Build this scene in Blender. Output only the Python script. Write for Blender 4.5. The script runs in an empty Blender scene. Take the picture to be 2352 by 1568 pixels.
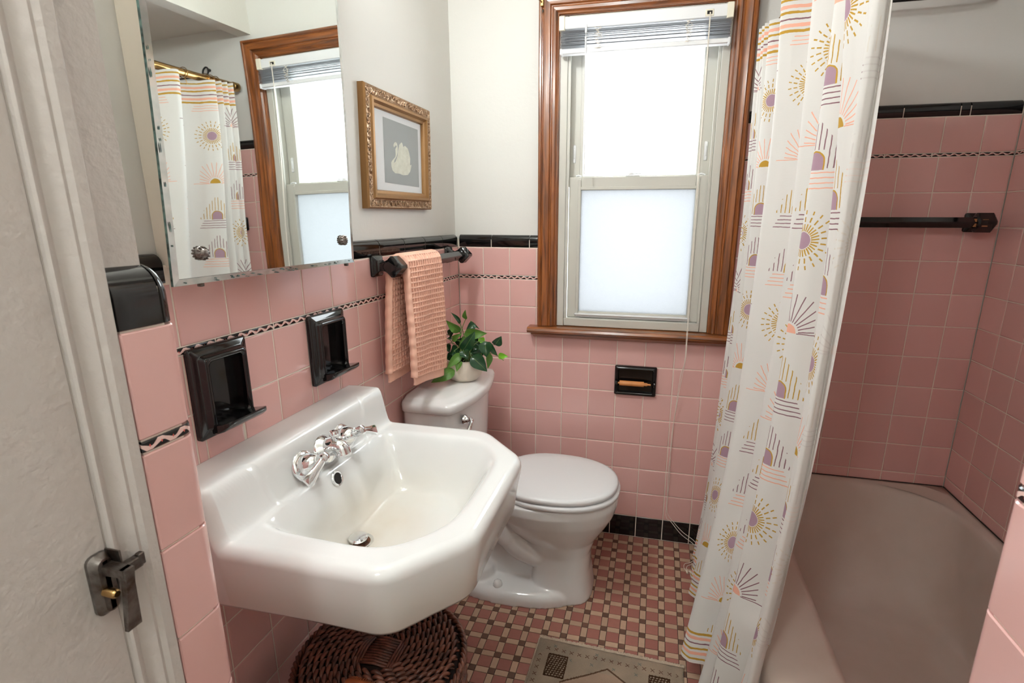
import bpy, bmesh, math, random
import numpy as np
from math import pi, sin, cos, radians, sqrt
from mathutils import Vector, Matrix
random.seed(7); np.random.seed(7)
S = bpy.context.scene
C = S.collection

# ------------------------------------------------------------ camera
cam = bpy.data.cameras.new('camera'); camo = bpy.data.objects.new('camera', cam); C.objects.link(camo)
YAW, PITCH, ROLL = 0.23164, -0.24358, 0.00357
cam.sensor_width = 36.0; cam.lens = 1185.19 / 2352 * 36
cam.shift_x = -47.39 / 2352; cam.shift_y = 17.83 / 2352
cam.clip_start = 0.02
_f = Vector((-sin(YAW) * cos(PITCH), cos(YAW) * cos(PITCH), sin(PITCH)))
_r = Vector((cos(YAW), sin(YAW), 0)); _u = _r.cross(_f)
_r2 = cos(ROLL) * _r + sin(ROLL) * _u; _u2 = -sin(ROLL) * _r + cos(ROLL) * _u
_m = Matrix.Identity(4)
for i in range(3):
    _m[i][0] = _r2[i]; _m[i][1] = _u2[i]; _m[i][2] = -_f[i]
_m[0][3], _m[1][3], _m[2][3] = 0.7817, -1.9966, 1.3084
camo.matrix_world = _m
cam.dof.use_dof = True; cam.dof.focus_distance = 1.50; cam.dof.aperture_fstop = 13.0
S.camera = camo

# ------------------------------------------------------------ world, exposure, lights
w = bpy.data.worlds.new('overcast_sky'); S.world = w; w.use_nodes = True
bg = w.node_tree.nodes['Background']; bg.inputs[0].default_value = (0.925, 0.975, 1.0, 1); bg.inputs[1].default_value = 6.4
S.view_settings.view_transform = 'Standard'; S.view_settings.look = 'None'
S.view_settings.gamma = 1.0; S.view_settings.use_curve_mapping = False
S.view_settings.exposure = 0.95
S.cycles.use_denoising = True
try:
    S.cycles.denoiser = 'OPENIMAGEDENOISE'
except Exception:
    pass
S.cycles.max_bounces = 12; S.cycles.diffuse_bounces = 8; S.cycles.glossy_bounces = 5
S.cycles.transparent_max_bounces = 12; S.cycles.transmission_bounces = 6
S.cycles.sample_clamp_indirect = 6.0; S.cycles.caustics_reflective = False; S.cycles.caustics_refractive = False

LAMP_VANITY = (0.115, -1.10, 2.13)  # two bulbs on the wall above the mirrored cabinet
FILL_HALL = (0.42, -2.50, 2.28)     # unseen globe added in the hall as fill for room and tub alcove
P_VANITY, P_HALL = 92.0, 42.0

# ------------------------------------------------------------ materials
class X:
    """tiny wrapper: arithmetic on shader sockets"""
    def __init__(s, nt, v): s.nt = nt; s.v = v
    def _op(s, op, o=None, c=None):
        n = s.nt.nodes.new('ShaderNodeMath'); n.operation = op
        for i, a in enumerate((s, o, c)):
            if a is None: continue
            v = a.v if isinstance(a, X) else a
            if isinstance(v, (int, float)): n.inputs[i].default_value = v
            else: s.nt.links.new(v, n.inputs[i])
        return X(s.nt, n.outputs[0])
    def __add__(s, o): return s._op('ADD', o)
    def __sub__(s, o): return s._op('SUBTRACT', o)
    def __mul__(s, o): return s._op('MULTIPLY', o)
    def __truediv__(s, o): return s._op('DIVIDE', o)
    def __lt__(s, o): return s._op('LESS_THAN', o)
    def __gt__(s, o): return s._op('GREATER_THAN', o)
    def abs(s): return s._op('ABSOLUTE')
    def floor(s): return s._op('FLOOR')
    def frac(s): return s._op('FRACT')
    def mod(s, k): return s._op('FLOORED_MODULO', k)
    def sin(s): return s._op('SINE')
    def sqrt(s): return s._op('SQRT')
    def max(s, o): return s._op('MAXIMUM', o)
    def min(s, o): return s._op('MINIMUM', o)
    def atan2(s, o): return s._op('ARCTAN2', o)
    def near(s, k): return (s - k).abs() < 0.5

def new_mat(name):
    m = bpy.data.materials.new(name); m.use_nodes = True
    return m, m.node_tree, m.node_tree.nodes['Principled BSDF']

def rgb(*c):
    return tuple(((x / 255) / 12.92 if x / 255 <= .04045 else ((x / 255 + .055) / 1.055) ** 2.4) for x in c) + (1.0,)

def mat(name, col, rough=.5, metal=0, spec=.5, bump=0, bscale=40, col2=None, nscale=8, obj_var=None, coat=0, trans=0, bdet=4, stretch=None):
    m, nt, b = new_mat(name)
    b.inputs['Base Color'].default_value = col; b.inputs['Roughness'].default_value = rough
    b.inputs['Metallic'].default_value = metal; b.inputs['Specular IOR Level'].default_value = spec
    b.inputs['Coat Weight'].default_value = coat; b.inputs['Coat Roughness'].default_value = .05
    co = nt.nodes.new('ShaderNodeTexCoord'); src = co.outputs['Object']
    if stretch:
        mp = nt.nodes.new('ShaderNodeMapping'); mp.inputs['Scale'].default_value = stretch
        nt.links.new(src, mp.inputs[0]); src = mp.outputs[0]
    last = None
    if col2:
        n = nt.nodes.new('ShaderNodeTexNoise'); n.inputs['Scale'].default_value = nscale; n.inputs['Detail'].default_value = 5
        nt.links.new(src, n.inputs['Vector'])
        r = nt.nodes.new('ShaderNodeMapRange'); r.inputs[1].default_value = .35; r.inputs[2].default_value = .65
        nt.links.new(n.outputs['Fac'], r.inputs[0])
        mx = nt.nodes.new('ShaderNodeMix'); mx.data_type = 'RGBA'
        nt.links.new(r.outputs[0], mx.inputs[0]); mx.inputs[6].default_value = col; mx.inputs[7].default_value = col2
        last = mx.outputs[2]
    if obj_var:
        oi = nt.nodes.new('ShaderNodeObjectInfo')
        mx2 = nt.nodes.new('ShaderNodeMix'); mx2.data_type = 'RGBA'
        nt.links.new(oi.outputs['Random'], mx2.inputs[0])
        if last: nt.links.new(last, mx2.inputs[6])
        else: mx2.inputs[6].default_value = col
        mx2.inputs[7].default_value = obj_var; last = mx2.outputs[2]
    if last: nt.links.new(last, b.inputs['Base Color'])
    if bump:
        n = nt.nodes.new('ShaderNodeTexNoise'); n.inputs['Scale'].default_value = bscale; n.inputs['Detail'].default_value = bdet
        nt.links.new(src, n.inputs['Vector'])
        bp = nt.nodes.new('ShaderNodeBump'); bp.inputs['Strength'].default_value = bump; bp.inputs['Distance'].default_value = .004
        nt.links.new(n.outputs['Fac'], bp.inputs['Height']); nt.links.new(bp.outputs[0], b.inputs['Normal'])
    return m

M = {}
M['pink'] = mat('pink_glazed_tile', rgb(220, 176, 171), .10, spec=.6, bump=.05, bscale=16, bdet=1, obj_var=rgb(212, 167, 162))
M['black'] = mat('black_glazed_tile', rgb(13, 12, 13), .07, spec=.6, bump=.03, bscale=22, bdet=2)
M['grout'] = mat('cream_grout', rgb(224, 213, 200), .9, bump=.3, bscale=200)
M['floorgrout'] = mat('dark_floor_grout', rgb(58, 48, 42), .95, bump=.3, bscale=300)
M['fpink'] = mat('pink_unglazed_tile', rgb(156, 102, 90), .5, bump=.05, bscale=300, obj_var=rgb(142, 88, 79), col2=rgb(150, 97, 86), nscale=40)
M['fcream'] = mat('cream_unglazed_tile', rgb(184, 155, 131), .5, bump=.05, bscale=300, obj_var=rgb(168, 141, 119), col2=rgb(177, 148, 125), nscale=40)
M['fbrown'] = mat('brown_unglazed_tile', rgb(110, 74, 58), .5, bump=.05, bscale=300, obj_var=rgb(86, 60, 46), col2=rgb(100, 68, 54), nscale=40)
M['paint'] = mat('white_wall_paint', rgb(219, 218, 214), .55, bump=.12, bscale=90, bdet=6)
M['cream'] = mat('cream_wall_paint', rgb(226, 220, 206), .6, bump=.2, bscale=40, bdet=6)
M['trimpaint'] = mat('thick_white_gloss_paint', rgb(188, 181, 176), .42, bump=.35, bscale=120, bdet=6, spec=.4)
M['ceil'] = mat('ceiling_paint', rgb(222, 219, 212), .8, bump=.1, bscale=120)
M['porc'] = mat('white_porcelain', rgb(222, 222, 222), .09, spec=.5, coat=.3)
M['plastic'] = mat('white_plastic', rgb(222, 223, 225), .28)
M['tub'] = mat('worn_tub_enamel', rgb(205, 192, 183), .5, spec=.35, bump=.04, bscale=60, col2=rgb(196, 181, 170), nscale=5)
M['chrome'] = mat('chrome', (.82, .83, .84, 1), .06, 1)
M['brass'] = mat('brushed_brass', rgb(176, 142, 92), .25, 1)
M['gold'] = mat('gilt_frame', rgb(146, 108, 66), .42, .55, bump=.15, bscale=120)
M['goldlight'] = mat('pale_gilt_relief', rgb(205, 178, 150), .38, .6, bump=.1, bscale=200, col2=rgb(150, 112, 78), nscale=120)
M['vinyl'] = mat('greige_vinyl', rgb(190, 188, 180), .4)
M['blind'] = mat('white_blind_metal', rgb(224, 225, 228), .35)
M['ivory'] = mat('ivory_plastic', rgb(228, 222, 205), .4)
M['matte'] = mat('white_mat_board', rgb(233, 233, 236), .7)
M['artgrey'] = mat('grey_print_ground', rgb(160, 164, 165), .7)
M['swan'] = mat('cream_swan_print', rgb(226, 226, 212), .7, col2=rgb(212, 211, 195), nscale=60)
M['steel'] = mat('aged_dark_metal', rgb(126, 120, 116), .30, .85, bump=.3, bscale=150, col2=rgb(78, 66, 58), nscale=60)
M['blackwire'] = mat('black_wire', rgb(16, 16, 17), .35)
M['rust'] = mat('rusted_metal', rgb(110, 62, 28), .7, .2, bump=.4, bscale=200, col2=rgb(60, 34, 18), nscale=150)
M['dark'] = mat('dark_hollow', rgb(14, 11, 9), .8)
M['cord'] = mat('white_cord', rgb(225, 218, 208), .7)
M['pot'] = mat('off_white_ceramic_pot', rgb(214, 204, 190), .5, bump=.05, bscale=60)
M['soil'] = mat('dark_soil', rgb(34, 26, 20), .95, bump=.6, bscale=200)
M['rollwood'] = mat('beech_roller', rgb(208, 142, 84), .5, col2=rgb(192, 124, 68), nscale=30, stretch=(1, 12, 12))
M['hallfloor'] = mat('hall_floorboards', rgb(120, 86, 58), .4, col2=rgb(98, 66, 42), nscale=6, stretch=(10, 1, 1))
M['copper'] = mat('bare_clay_chip', rgb(176, 120, 78), .7)

def wood_mat(name, stretch):
    m, nt, b = new_mat(name)
    co = nt.nodes.new('ShaderNodeTexCoord'); mp = nt.nodes.new('ShaderNodeMapping'); mp.inputs['Scale'].default_value = stretch
    nt.links.new(co.outputs['Object'], mp.inputs[0])
    n = nt.nodes.new('ShaderNodeTexNoise'); n.inputs['Scale'].default_value = 6; n.inputs['Detail'].default_value = 7; n.inputs['Distortion'].default_value = .6
    nt.links.new(mp.outputs[0], n.inputs['Vector'])
    cr = nt.nodes.new('ShaderNodeValToRGB'); e = cr.color_ramp.elements
    e[0].position = .3; e[0].color = rgb(78, 42, 18); e[1].position = .75; e[1].color = rgb(158, 94, 42)
    x = e.new(.52); x.color = rgb(126, 70, 30)
    nt.links.new(n.outputs['Fac'], cr.inputs[0]); nt.links.new(cr.outputs[0], b.inputs['Base Color'])
    b.inputs['Roughness'].default_value = .28; b.inputs['Coat Weight'].default_value = .35; b.inputs['Coat Roughness'].default_value = .15
    bp = nt.nodes.new('ShaderNodeBump'); bp.inputs['Strength'].default_value = .15; bp.inputs['Distance'].default_value = .002
    nt.links.new(n.outputs['Fac'], bp.inputs['Height']); nt.links.new(bp.outputs[0], b.inputs['Normal'])
    return m
M['woodv'] = wood_mat('varnished_pine_upright', (14, 14, 1.0))
M['woodh'] = wood_mat('varnished_pine_level', (1.0, 14, 14))

def emit_mat(name, col, st):
    m, nt, b = new_mat(name)
    b.inputs['Base Color'].default_value = col; b.inputs['Emission Color'].default_value = col; b.inputs['Emission Strength'].default_value = st
    return m

def glass_mat():
    m, nt, b = new_mat('clear_pane_glass'); nt.nodes.remove(b)
    out = nt.nodes['Material Output']
    t = nt.nodes.new('ShaderNodeBsdfTransparent'); t.inputs[0].default_value = (.97, .98, .98, 1)
    g = nt.nodes.new('ShaderNodeBsdfGlossy'); g.inputs['Roughness'].default_value = .02
    mx = nt.nodes.new('ShaderNodeMixShader'); fr = nt.nodes.new('ShaderNodeLayerWeight')
    fz = X(nt, fr.outputs['Facing']); nt.links.new((fz * fz * fz * .35 + .03).v, mx.inputs[0]); nt.links.new(t.outputs[0], mx.inputs[1]); nt.links.new(g.outputs[0], mx.inputs[2])
    nt.links.new(mx.outputs[0], out.inputs[0]); return m
def frosted_mat():
    m, nt, b = new_mat('frosted_pane_glass'); nt.nodes.remove(b)
    out = nt.nodes['Material Output']
    t = nt.nodes.new('ShaderNodeBsdfTranslucent'); t.inputs[0].default_value = (.325, .330, .338, 1)
    g = nt.nodes.new('ShaderNodeBsdfGlossy'); g.inputs['Roughness'].default_value = .25
    n = nt.nodes.new('ShaderNodeTexNoise'); n.inputs['Scale'].default_value = 350; n.inputs['Detail'].default_value = 2
    co = nt.nodes.new('ShaderNodeTexCoord'); nt.links.new(co.outputs['Object'], n.inputs['Vector'])
    bp = nt.nodes.new('ShaderNodeBump'); bp.inputs['Strength'].default_value = .5; bp.inputs['Distance'].default_value = .002
    nt.links.new(n.outputs['Fac'], bp.inputs['Height']); nt.links.new(bp.outputs[0], t.inputs['Normal']); nt.links.new(bp.outputs[0], g.inputs['Normal'])
    mx = nt.nodes.new('ShaderNodeMixShader'); mx.inputs[0].default_value = .04
    nt.links.new(t.outputs[0], mx.inputs[1]); nt.links.new(g.outputs[0], mx.inputs[2])
    nt.links.new(mx.outputs[0], out.inputs[0]); return m
M['glass'] = glass_mat(); M['frost'] = frosted_mat()
m, nt, b = new_mat('silvered_mirror'); M['mirror'] = m
b.inputs['Metallic'].default_value = 1; b.inputs['Base Color'].default_value = (.84, .88, .86, 1); b.inputs['Roughness'].default_value = .015
M['mirroredge'] = mat('green_glass_edge', rgb(96, 128, 122), .25, bump=.4, bscale=120, col2=rgb(28, 48, 46), nscale=90)
M['mirrorworn'] = mat('worn_silver_bevel', rgb(200, 208, 206), .12, .85, col2=rgb(228, 232, 230), nscale=60)
m, nt, b = new_mat('picture_glass'); nt.nodes.remove(b); M['picglass'] = M['glass']

def mixcol(nt, fac, a, b):
    n = nt.nodes.new('ShaderNodeMix'); n.data_type = 'RGBA'
    nt.links.new(fac.v if isinstance(fac, X) else fac, n.inputs[0])
    for i, v in ((6, a), (7, b)):
        if isinstance(v, tuple): n.inputs[i].default_value = v
        else: nt.links.new(v, n.inputs[i])
    return n.outputs[2]

def uvxy(nt):
    co = nt.nodes.new('ShaderNodeTexCoord'); sp = nt.nodes.new('ShaderNodeSeparateXYZ')
    nt.links.new(co.outputs['UV'], sp.inputs[0]); return X(nt, sp.outputs[0]), X(nt, sp.outputs[1])
def objxyz(nt):
    co = nt.nodes.new('ShaderNodeTexCoord'); sp = nt.nodes.new('ShaderNodeSeparateXYZ')
    nt.links.new(co.outputs['Object'], sp.inputs[0]); return [X(nt, sp.outputs[i]) for i in range(3)]

def liner_mat():
    m, nt, b = new_mat('ribbon_pattern_liner_tile')
    u, v = uvxy(nt)                              # u metres along, v 0..1 over the height
    ph = u * (2 * pi / .0262)
    wv = ph.sin() * .26
    d1 = (v - .5 - wv).abs()
    ribbon = d1 < ((ph * 2.0).sin() * .05 + .215)
    fr = (u / .0131).frac() - .5
    dot = ((fr * .0131 / .0011).abs() + ((v - .5).abs() / .16)) < 1.0
    border = (v - .5).abs() < .42
    col = mixcol(nt, ribbon * border, rgb(14, 13, 14), rgb(226, 192, 184))
    col = mixcol(nt, dot * border, col, rgb(205, 92, 84))
    nt.links.new(col, b.inputs['Base Color']); b.inputs['Roughness'].default_value = .12
    return m
M['liner'] = liner_mat()

GOLD, MAUVE, LILAC, PEACH = rgb(188, 148, 62), rgb(140, 104, 112), rgb(172, 142, 158), rgb(238, 178, 156)
UEND = [9.0, 0.0, .185]
def curtain_mat():
    m, nt, b = new_mat('sun_print_cotton')
    u, v = uvxy(nt); u = u + UEND[1]             # metres: u along the cloth, v up from the hem
    wob = nt.nodes.new('ShaderNodeTexNoise'); wob.inputs['Scale'].default_value = 60
    co = nt.nodes.new('ShaderNodeTexCoord'); nt.links.new(co.outputs['UV'], wob.inputs['Vector'])
    wn = (X(nt, wob.outputs['Fac']) - .5)
    CW, RH = UEND[2], .156
    c = (u / CW).floor(); c2 = c.mod(2)
    vv = v + c2 * (RH * .5) + wn * .003
    r = (vv / RH).floor()
    p = u - (c + .5) * CW + wn * .003
    q = vv - (r + .5) * RH
    t = (r * -1 + c * 2 + 400).mod(4)
    t0, t1, t2, t3 = [t.near(k) for k in range(4)]
    alt = (c + r + 400).mod(2).near(0)
    base = rgb(226, 224, 221)
    col = base
    def rays(pp, qq, rad, k, r0, r1, hw):
        a = qq.atan2(pp)
        s = ((a * (k / (2 * pi)) + 50).frac() - .5).abs() * rad * (2 * pi / k)
        return (s < hw) * (rad > r0) * (rad < r1)
    # sunburst
    rad = (p * p + q * q).sqrt()
    g = rays(p, q, rad, 30, .0185, .033, .00135).max(rays(p, q, rad, 22, .037, .047, .0015)).max(rays(p, q, rad, 22, .052, .060, .0014)) * t2
    col = mixcol(nt, g, col, GOLD)
    d = (rad < .0172) * t2
    col = mixcol(nt, d, col, LILAC)
    # half sun
    q3 = q + .034
    rad3 = (p * p + q3 * q3).sqrt()
    up = q3 > 0.0
    ray3 = rays(p, q3, rad3, 28, .0235, .082, .00115) * up * ((p.abs() + rad3 * .25) < .068)
    base3 = (q3.abs() < .001) * (p.abs() < .075) * (rad3 > .02)
    col = mixcol(nt, (ray3.max(base3)) * t3 * alt, col, MAUVE)
    col = mixcol(nt, (ray3.max(base3)) * t3 * (alt * -1 + 1), col, PEACH)
    d3 = (rad3 < .0185) * up * t3
    col = mixcol(nt, d3 * alt, col, PEACH)
    col = mixcol(nt, d3 * (alt * -1 + 1), col, GOLD)
    # arches
    tA = t0.max(t1)
    q4 = q + .02
    qc = (q4 - .016).max(0.0)
    rA = (p * p + qc * qc).sqrt()
    inside = (rA < .0175) * (q4 > 0.0)
    rim = (rA < .0205) * (q4 > 0.0)
    ln = ((p / .0105 + 50).frac() - .5).abs() * .0105
    vert = (ln < .00115) * (q4 > .038) * ((q4 + p.abs() * 1.15) < .094)
    vert2 = (ln < .00115) * (q4 > 0.003) * (p.abs() > .0225) * ((q4 + p.abs() * 1.45) < .094)
    vl = vert.max(vert2)
    hz = ((q4 * -1 / .0098 + 50).frac() - .5).abs() * .0098
    horiz = (hz < .00115) * (q4 < -.002) * (q4 > -.041) * ((p.abs() + q4 * .5) < .046)
    col = mixcol(nt, vl * t0, col, GOLD); col = mixcol(nt, vl * t1, col, MAUVE)
    col = mixcol(nt, horiz * t0, col, MAUVE); col = mixcol(nt, horiz * t1, col, PEACH)
    col = mixcol(nt, rim * tA, col, GOLD); col = mixcol(nt, inside * tA, col, LILAC)
    # connecting dashed slopes
    ds = ((p - q3 * 1.6).abs() - .084).abs()
    # striped borders top and hem
    TOPV = 1.86
    hemu = (u > UEND[0]) * (v > -1.0)
    col = mixcol(nt, hemu * .88, col, base)
    vb = v + wn * .004
    for edge, sg in ((TOPV, -1), (0.0, 1)):
        dd = (vb - edge) * sg if sg == 1 else (vb * -1 + edge)
        zone = dd < .098
        col = mixcol(nt, zone, col, base)
        for k, (pos, wd, cc) in enumerate(((.012, .0028, GOLD), (.028, .0042, PEACH), (.042, .003, GOLD), (.058, .002, MAUVE), (.073, .0045, PEACH), (.087, .0035, GOLD))):
            col = mixcol(nt, ((dd - pos).abs() < wd) * (hemu * -1 + 1), col, cc)
    # back of the cloth is plain
    geo = nt.nodes.new('ShaderNodeNewGeometry')
    col = mixcol(nt, X(nt, geo.outputs['Backfacing']) * .82, col, base)
    n = nt.nodes.new('ShaderNodeTexNoise'); n.inputs['Scale'].default_value = 60; n.inputs['Detail'].default_value = 4
    mp = nt.nodes.new('ShaderNodeMapping'); mp.inputs['Scale'].default_value = (1, 14, 1)
    nt.links.new(co.outputs['UV'], mp.inputs[0]); nt.links.new(mp.outputs[0], n.inputs['Vector'])
    bp = nt.nodes.new('ShaderNodeBump'); bp.inputs['Strength'].default_value = .18; bp.inputs['Distance'].default_value = .002
    nt.links.new(n.outputs['Fac'], bp.inputs['Height']); nt.links.new(bp.outputs[0], b.inputs['Normal'])
    nt.links.new(col, b.inputs['Base Color']); b.inputs['Roughness'].default_value = .85; b.inputs['Specular IOR Level'].default_value = .15
    tr = nt.nodes.new('ShaderNodeBsdfTranslucent'); nt.links.new(col, tr.inputs[0])
    mx = nt.nodes.new('ShaderNodeMixShader'); mx.inputs[0].default_value = .22
    out = nt.nodes['Material Output']
    nt.links.new(b.outputs[0], mx.inputs[1]); nt.links.new(tr.outputs[0], mx.inputs[2]); nt.links.new(mx.outputs[0], out.inputs[0])
    return m
M['linercloth'] = mat('plain_white_liner_cloth', rgb(238, 232, 230), .8, bump=.15, bscale=60, stretch=(1, 1, 8))

def rug_mat():
    m, nt, b = new_mat('faded_tribal_rug')
    a, y, z = objxyz(nt)                          # a: across from the left edge, y: 0 at far edge, negative toward the camera
    bb = y * -1
    n1 = nt.nodes.new('ShaderNodeTexNoise'); n1.inputs['Scale'].default_value = 14; n1.inputs['Detail'].default_value = 6
    n2 = nt.nodes.new('ShaderNodeTexNoise'); n2.inputs['Scale'].default_value = 380
    co = nt.nodes.new('ShaderNodeTexCoord')
    for n in (n1, n2): nt.links.new(co.outputs['Object'], n.inputs['Vector'])
    f1 = (X(nt, n1.outputs['Fac']) - .35) * 3.2
    col = mixcol(nt, f1.max(0).min(1), rgb(152, 134, 116), rgb(134, 121, 106))
    wv = (X(nt, n2.outputs['Fac']) - .5) * .006
    bw = bb + wv; aw = a + wv
    # pinkish field inside the diamond
    dia = (bw > .085 + 0.0) * ((((aw - .225).abs() * .62) + .066) < bw)
    col = mixcol(nt, dia * .6, col, rgb(160, 132, 114))
    dl = ((((aw - .225).abs() * .62) + .066) - bw).abs() < .0032
    dl = dl * ((aw - .225).abs() < .13)
    col = mixcol(nt, dl * .9, col, rgb(72, 48, 30))
    # two lattice blocks
    for x0 in (.042, .345):
        inb = (aw > x0) * (aw < x0 + .062) * (bw > .052) * (bw < .135)
        lat = ((((aw + bw * .3) / .009).frac() - .5).abs() + (((bw) / .0075).frac() - .5).abs()) < .62
        edge = ((aw - x0 - .031).abs() > .027) + ((bw - .0935).abs() > .0375)
        col = mixcol(nt, inb * (lat.max(edge.min(1))), col, rgb(58, 38, 24))
    # rows of little crosses
    def cross(pa, pb, step, wdt, zone, c):
        fa = ((pa / step).frac() - .5) * step
        k1 = ((fa - pb).abs() < .0017); k2 = ((fa + pb).abs() < .0017)
        return k1.max(k2) * (fa.abs() < wdt) * (pb.abs() < wdt) * zone
    cr = cross(aw, bw - .035, .0245, .006, (aw > .03) * (aw < .43), 0)
    cr2 = cross(bw, aw - .017, .0245, .006, (bw > .06), 0)
    cr3 = cross(bw, aw - .433, .0245, .006, (bw > .06), 0)
    col = mixcol(nt, cr.max(cr2).max(cr3) * .85, col, rgb(84, 52, 38))
    bl = cross(aw - .012, bw - .062, .066, .005, (aw > .11) * (aw < .34), 0)
    bl2 = cross(aw + .008, bw - .022, .13, .005, (aw > .01), 0)
    col = mixcol(nt, bl.max(bl2) * .7, col, rgb(82, 92, 92))
    nt.links.new(col, b.inputs['Base Color']); b.inputs['Roughness'].default_value = .95; b.inputs['Specular IOR Level'].default_value = .1
    bp = nt.nodes.new('ShaderNodeBump'); bp.inputs['Strength'].default_value = .9; bp.inputs['Distance'].default_value = .003
    nt.links.new(n2.outputs['Fac'], bp.inputs['Height']); nt.links.new(bp.outputs[0], b.inputs['Normal'])
    return m
M['rug'] = rug_mat()
M['fringe'] = mat('pale_rug_fringe', rgb(202, 184, 164), .95, bump=.9, bscale=400)
M['towel'] = mat('salmon_cotton_waffle', rgb(233, 186, 166), .9, spec=.1, bump=.2, bscale=700)
def wicker_mat():
    m, nt, b = new_mat('dark_brown_wicker')
    co = nt.nodes.new('ShaderNodeTexCoord'); n = nt.nodes.new('ShaderNodeTexNoise'); n.inputs['Scale'].default_value = 45; n.inputs['Detail'].default_value = 4
    nt.links.new(co.outputs['Object'], n.inputs['Vector'])
    cr = nt.nodes.new('ShaderNodeValToRGB'); e = cr.color_ramp.elements
    e[0].position = .3; e[0].color = rgb(50, 26, 18); e[1].position = .7; e[1].color = rgb(128, 78, 60)
    nt.links.new(n.outputs['Fac'], cr.inputs[0]); nt.links.new(cr.outputs[0], b.inputs['Base Color'])
    b.inputs['Roughness'].default_value = .33; return m
M['wicker'] = wicker_mat()
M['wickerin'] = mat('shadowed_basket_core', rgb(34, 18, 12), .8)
def leaf_mat(name, c1, c2, rough):
    m, nt, b = new_mat(name)
    u, v = uvxy(nt)
    n = nt.nodes.new('ShaderNodeTexNoise'); n.inputs['Scale'].default_value = 30
    co = nt.nodes.new('ShaderNodeTexCoord'); nt.links.new(co.outputs['Object'], n.inputs['Vector'])
    vein = (u - .5).abs() < .02
    col = mixcol(nt, n.outputs['Fac'], c1, c2); col = mixcol(nt, vein * .35, col, rgb(140, 170, 90))
    nt.links.new(col, b.inputs['Base Color']); b.inputs['Roughness'].default_value = rough
    tr = nt.nodes.new('ShaderNodeBsdfTranslucent'); nt.links.new(col, tr.inputs[0])
    mx = nt.nodes.new('ShaderNodeMixShader'); mx.inputs[0].default_value = .2
    nt.links.new(b.outputs[0], mx.inputs[1]); nt.links.new(tr.outputs[0], mx.inputs[2]); nt.links.new(mx.outputs[0], nt.nodes['Material Output'].inputs[0])
    return m
LEAFM = [leaf_mat('mid_green_leaf', rgb(62, 106, 40), rgb(104, 150, 62), .45), leaf_mat('dark_glossy_leaf', rgb(20, 50, 34), rgb(44, 88, 50), .22), leaf_mat('bright_young_leaf', rgb(104, 170, 30), rgb(130, 196, 50), .4)]
M['stem'] = mat('green_stem', rgb(96, 120, 60), .6)
def sink_mat():
    m, nt, b = new_mat('stained_sink_porcelain')
    x, y, z = objxyz(nt)
    dx = (x - .235) / .085; dy = (y + 1.10) / .13; dz = (z - .69) / .06
    rr = (dx * dx + dy * dy + dz * dz).sqrt()
    n = nt.nodes.new('ShaderNodeTexNoise'); n.inputs['Scale'].default_value = 9; n.inputs['Detail'].default_value = 6
    co = nt.nodes.new('ShaderNodeTexCoord'); nt.links.new(co.outputs['Object'], n.inputs['Vector'])
    f = ((rr * -1 + 1.5) * X(nt, n.outputs['Fac']) * .9).max(0).min(1)
    inner = ((z * -1 + .775) * 12).max(0).min(1) * .55 * (x > .1)
    col = mixcol(nt, inner, rgb(220, 221, 221), rgb(213, 212, 205))
    col = mixcol(nt, f * (z < .77), col, rgb(196, 180, 156))
    rx = x - .205; ry = y + 1.147; rd = (rx * rx + ry * ry).sqrt()
    near_ = ((rd * -1 + .055) * 25).max(0).min(1) * X(nt, n.outputs['Fac'])
    col = mixcol(nt, near_ * .35 * (z < .70), col, rgb(168, 138, 100))
    nt.links.new(col, b.inputs['Base Color']); b.inputs['Roughness'].default_value = .1; b.inputs['Coat Weight'].default_value = .3
    return m
M['sink'] = sink_mat()

# ------------------------------------------------------------ geometry helpers
def link(name, me, mats, parent=None, sharp=40, smooth=True, loc=None, rot=None):
    if not isinstance(mats, (list, tuple)): mats = [mats]
    for mm in mats:
        if len(me.materials) < len(mats): me.materials.append(mm)
    if smooth:
        me.polygons.foreach_set('use_smooth', [True] * len(me.polygons))
        if sharp: me.set_sharp_from_angle(angle=radians(sharp))
    o = bpy.data.objects.new(name, me); C.objects.link(o)
    if loc: o.location = loc
    if rot: o.rotation_euler = rot
    if parent: o.parent = parent
    return o
def tag(o, label, cat, group=None):
    o['label'] = label; o['category'] = cat
    if group: o['group'] = group
    return o
def empty(name, loc, label=None, cat=None, group=None, rot=None):
    o = bpy.data.objects.new(name, None); C.objects.link(o); o.location = loc; o.empty_display_size = .05
    if rot: o.rotation_euler = rot
    if label: tag(o, label, cat, group)
    bpy.context.view_layer.update()
    return o
def struct(o): o['kind'] = 'structure'; return o

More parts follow.
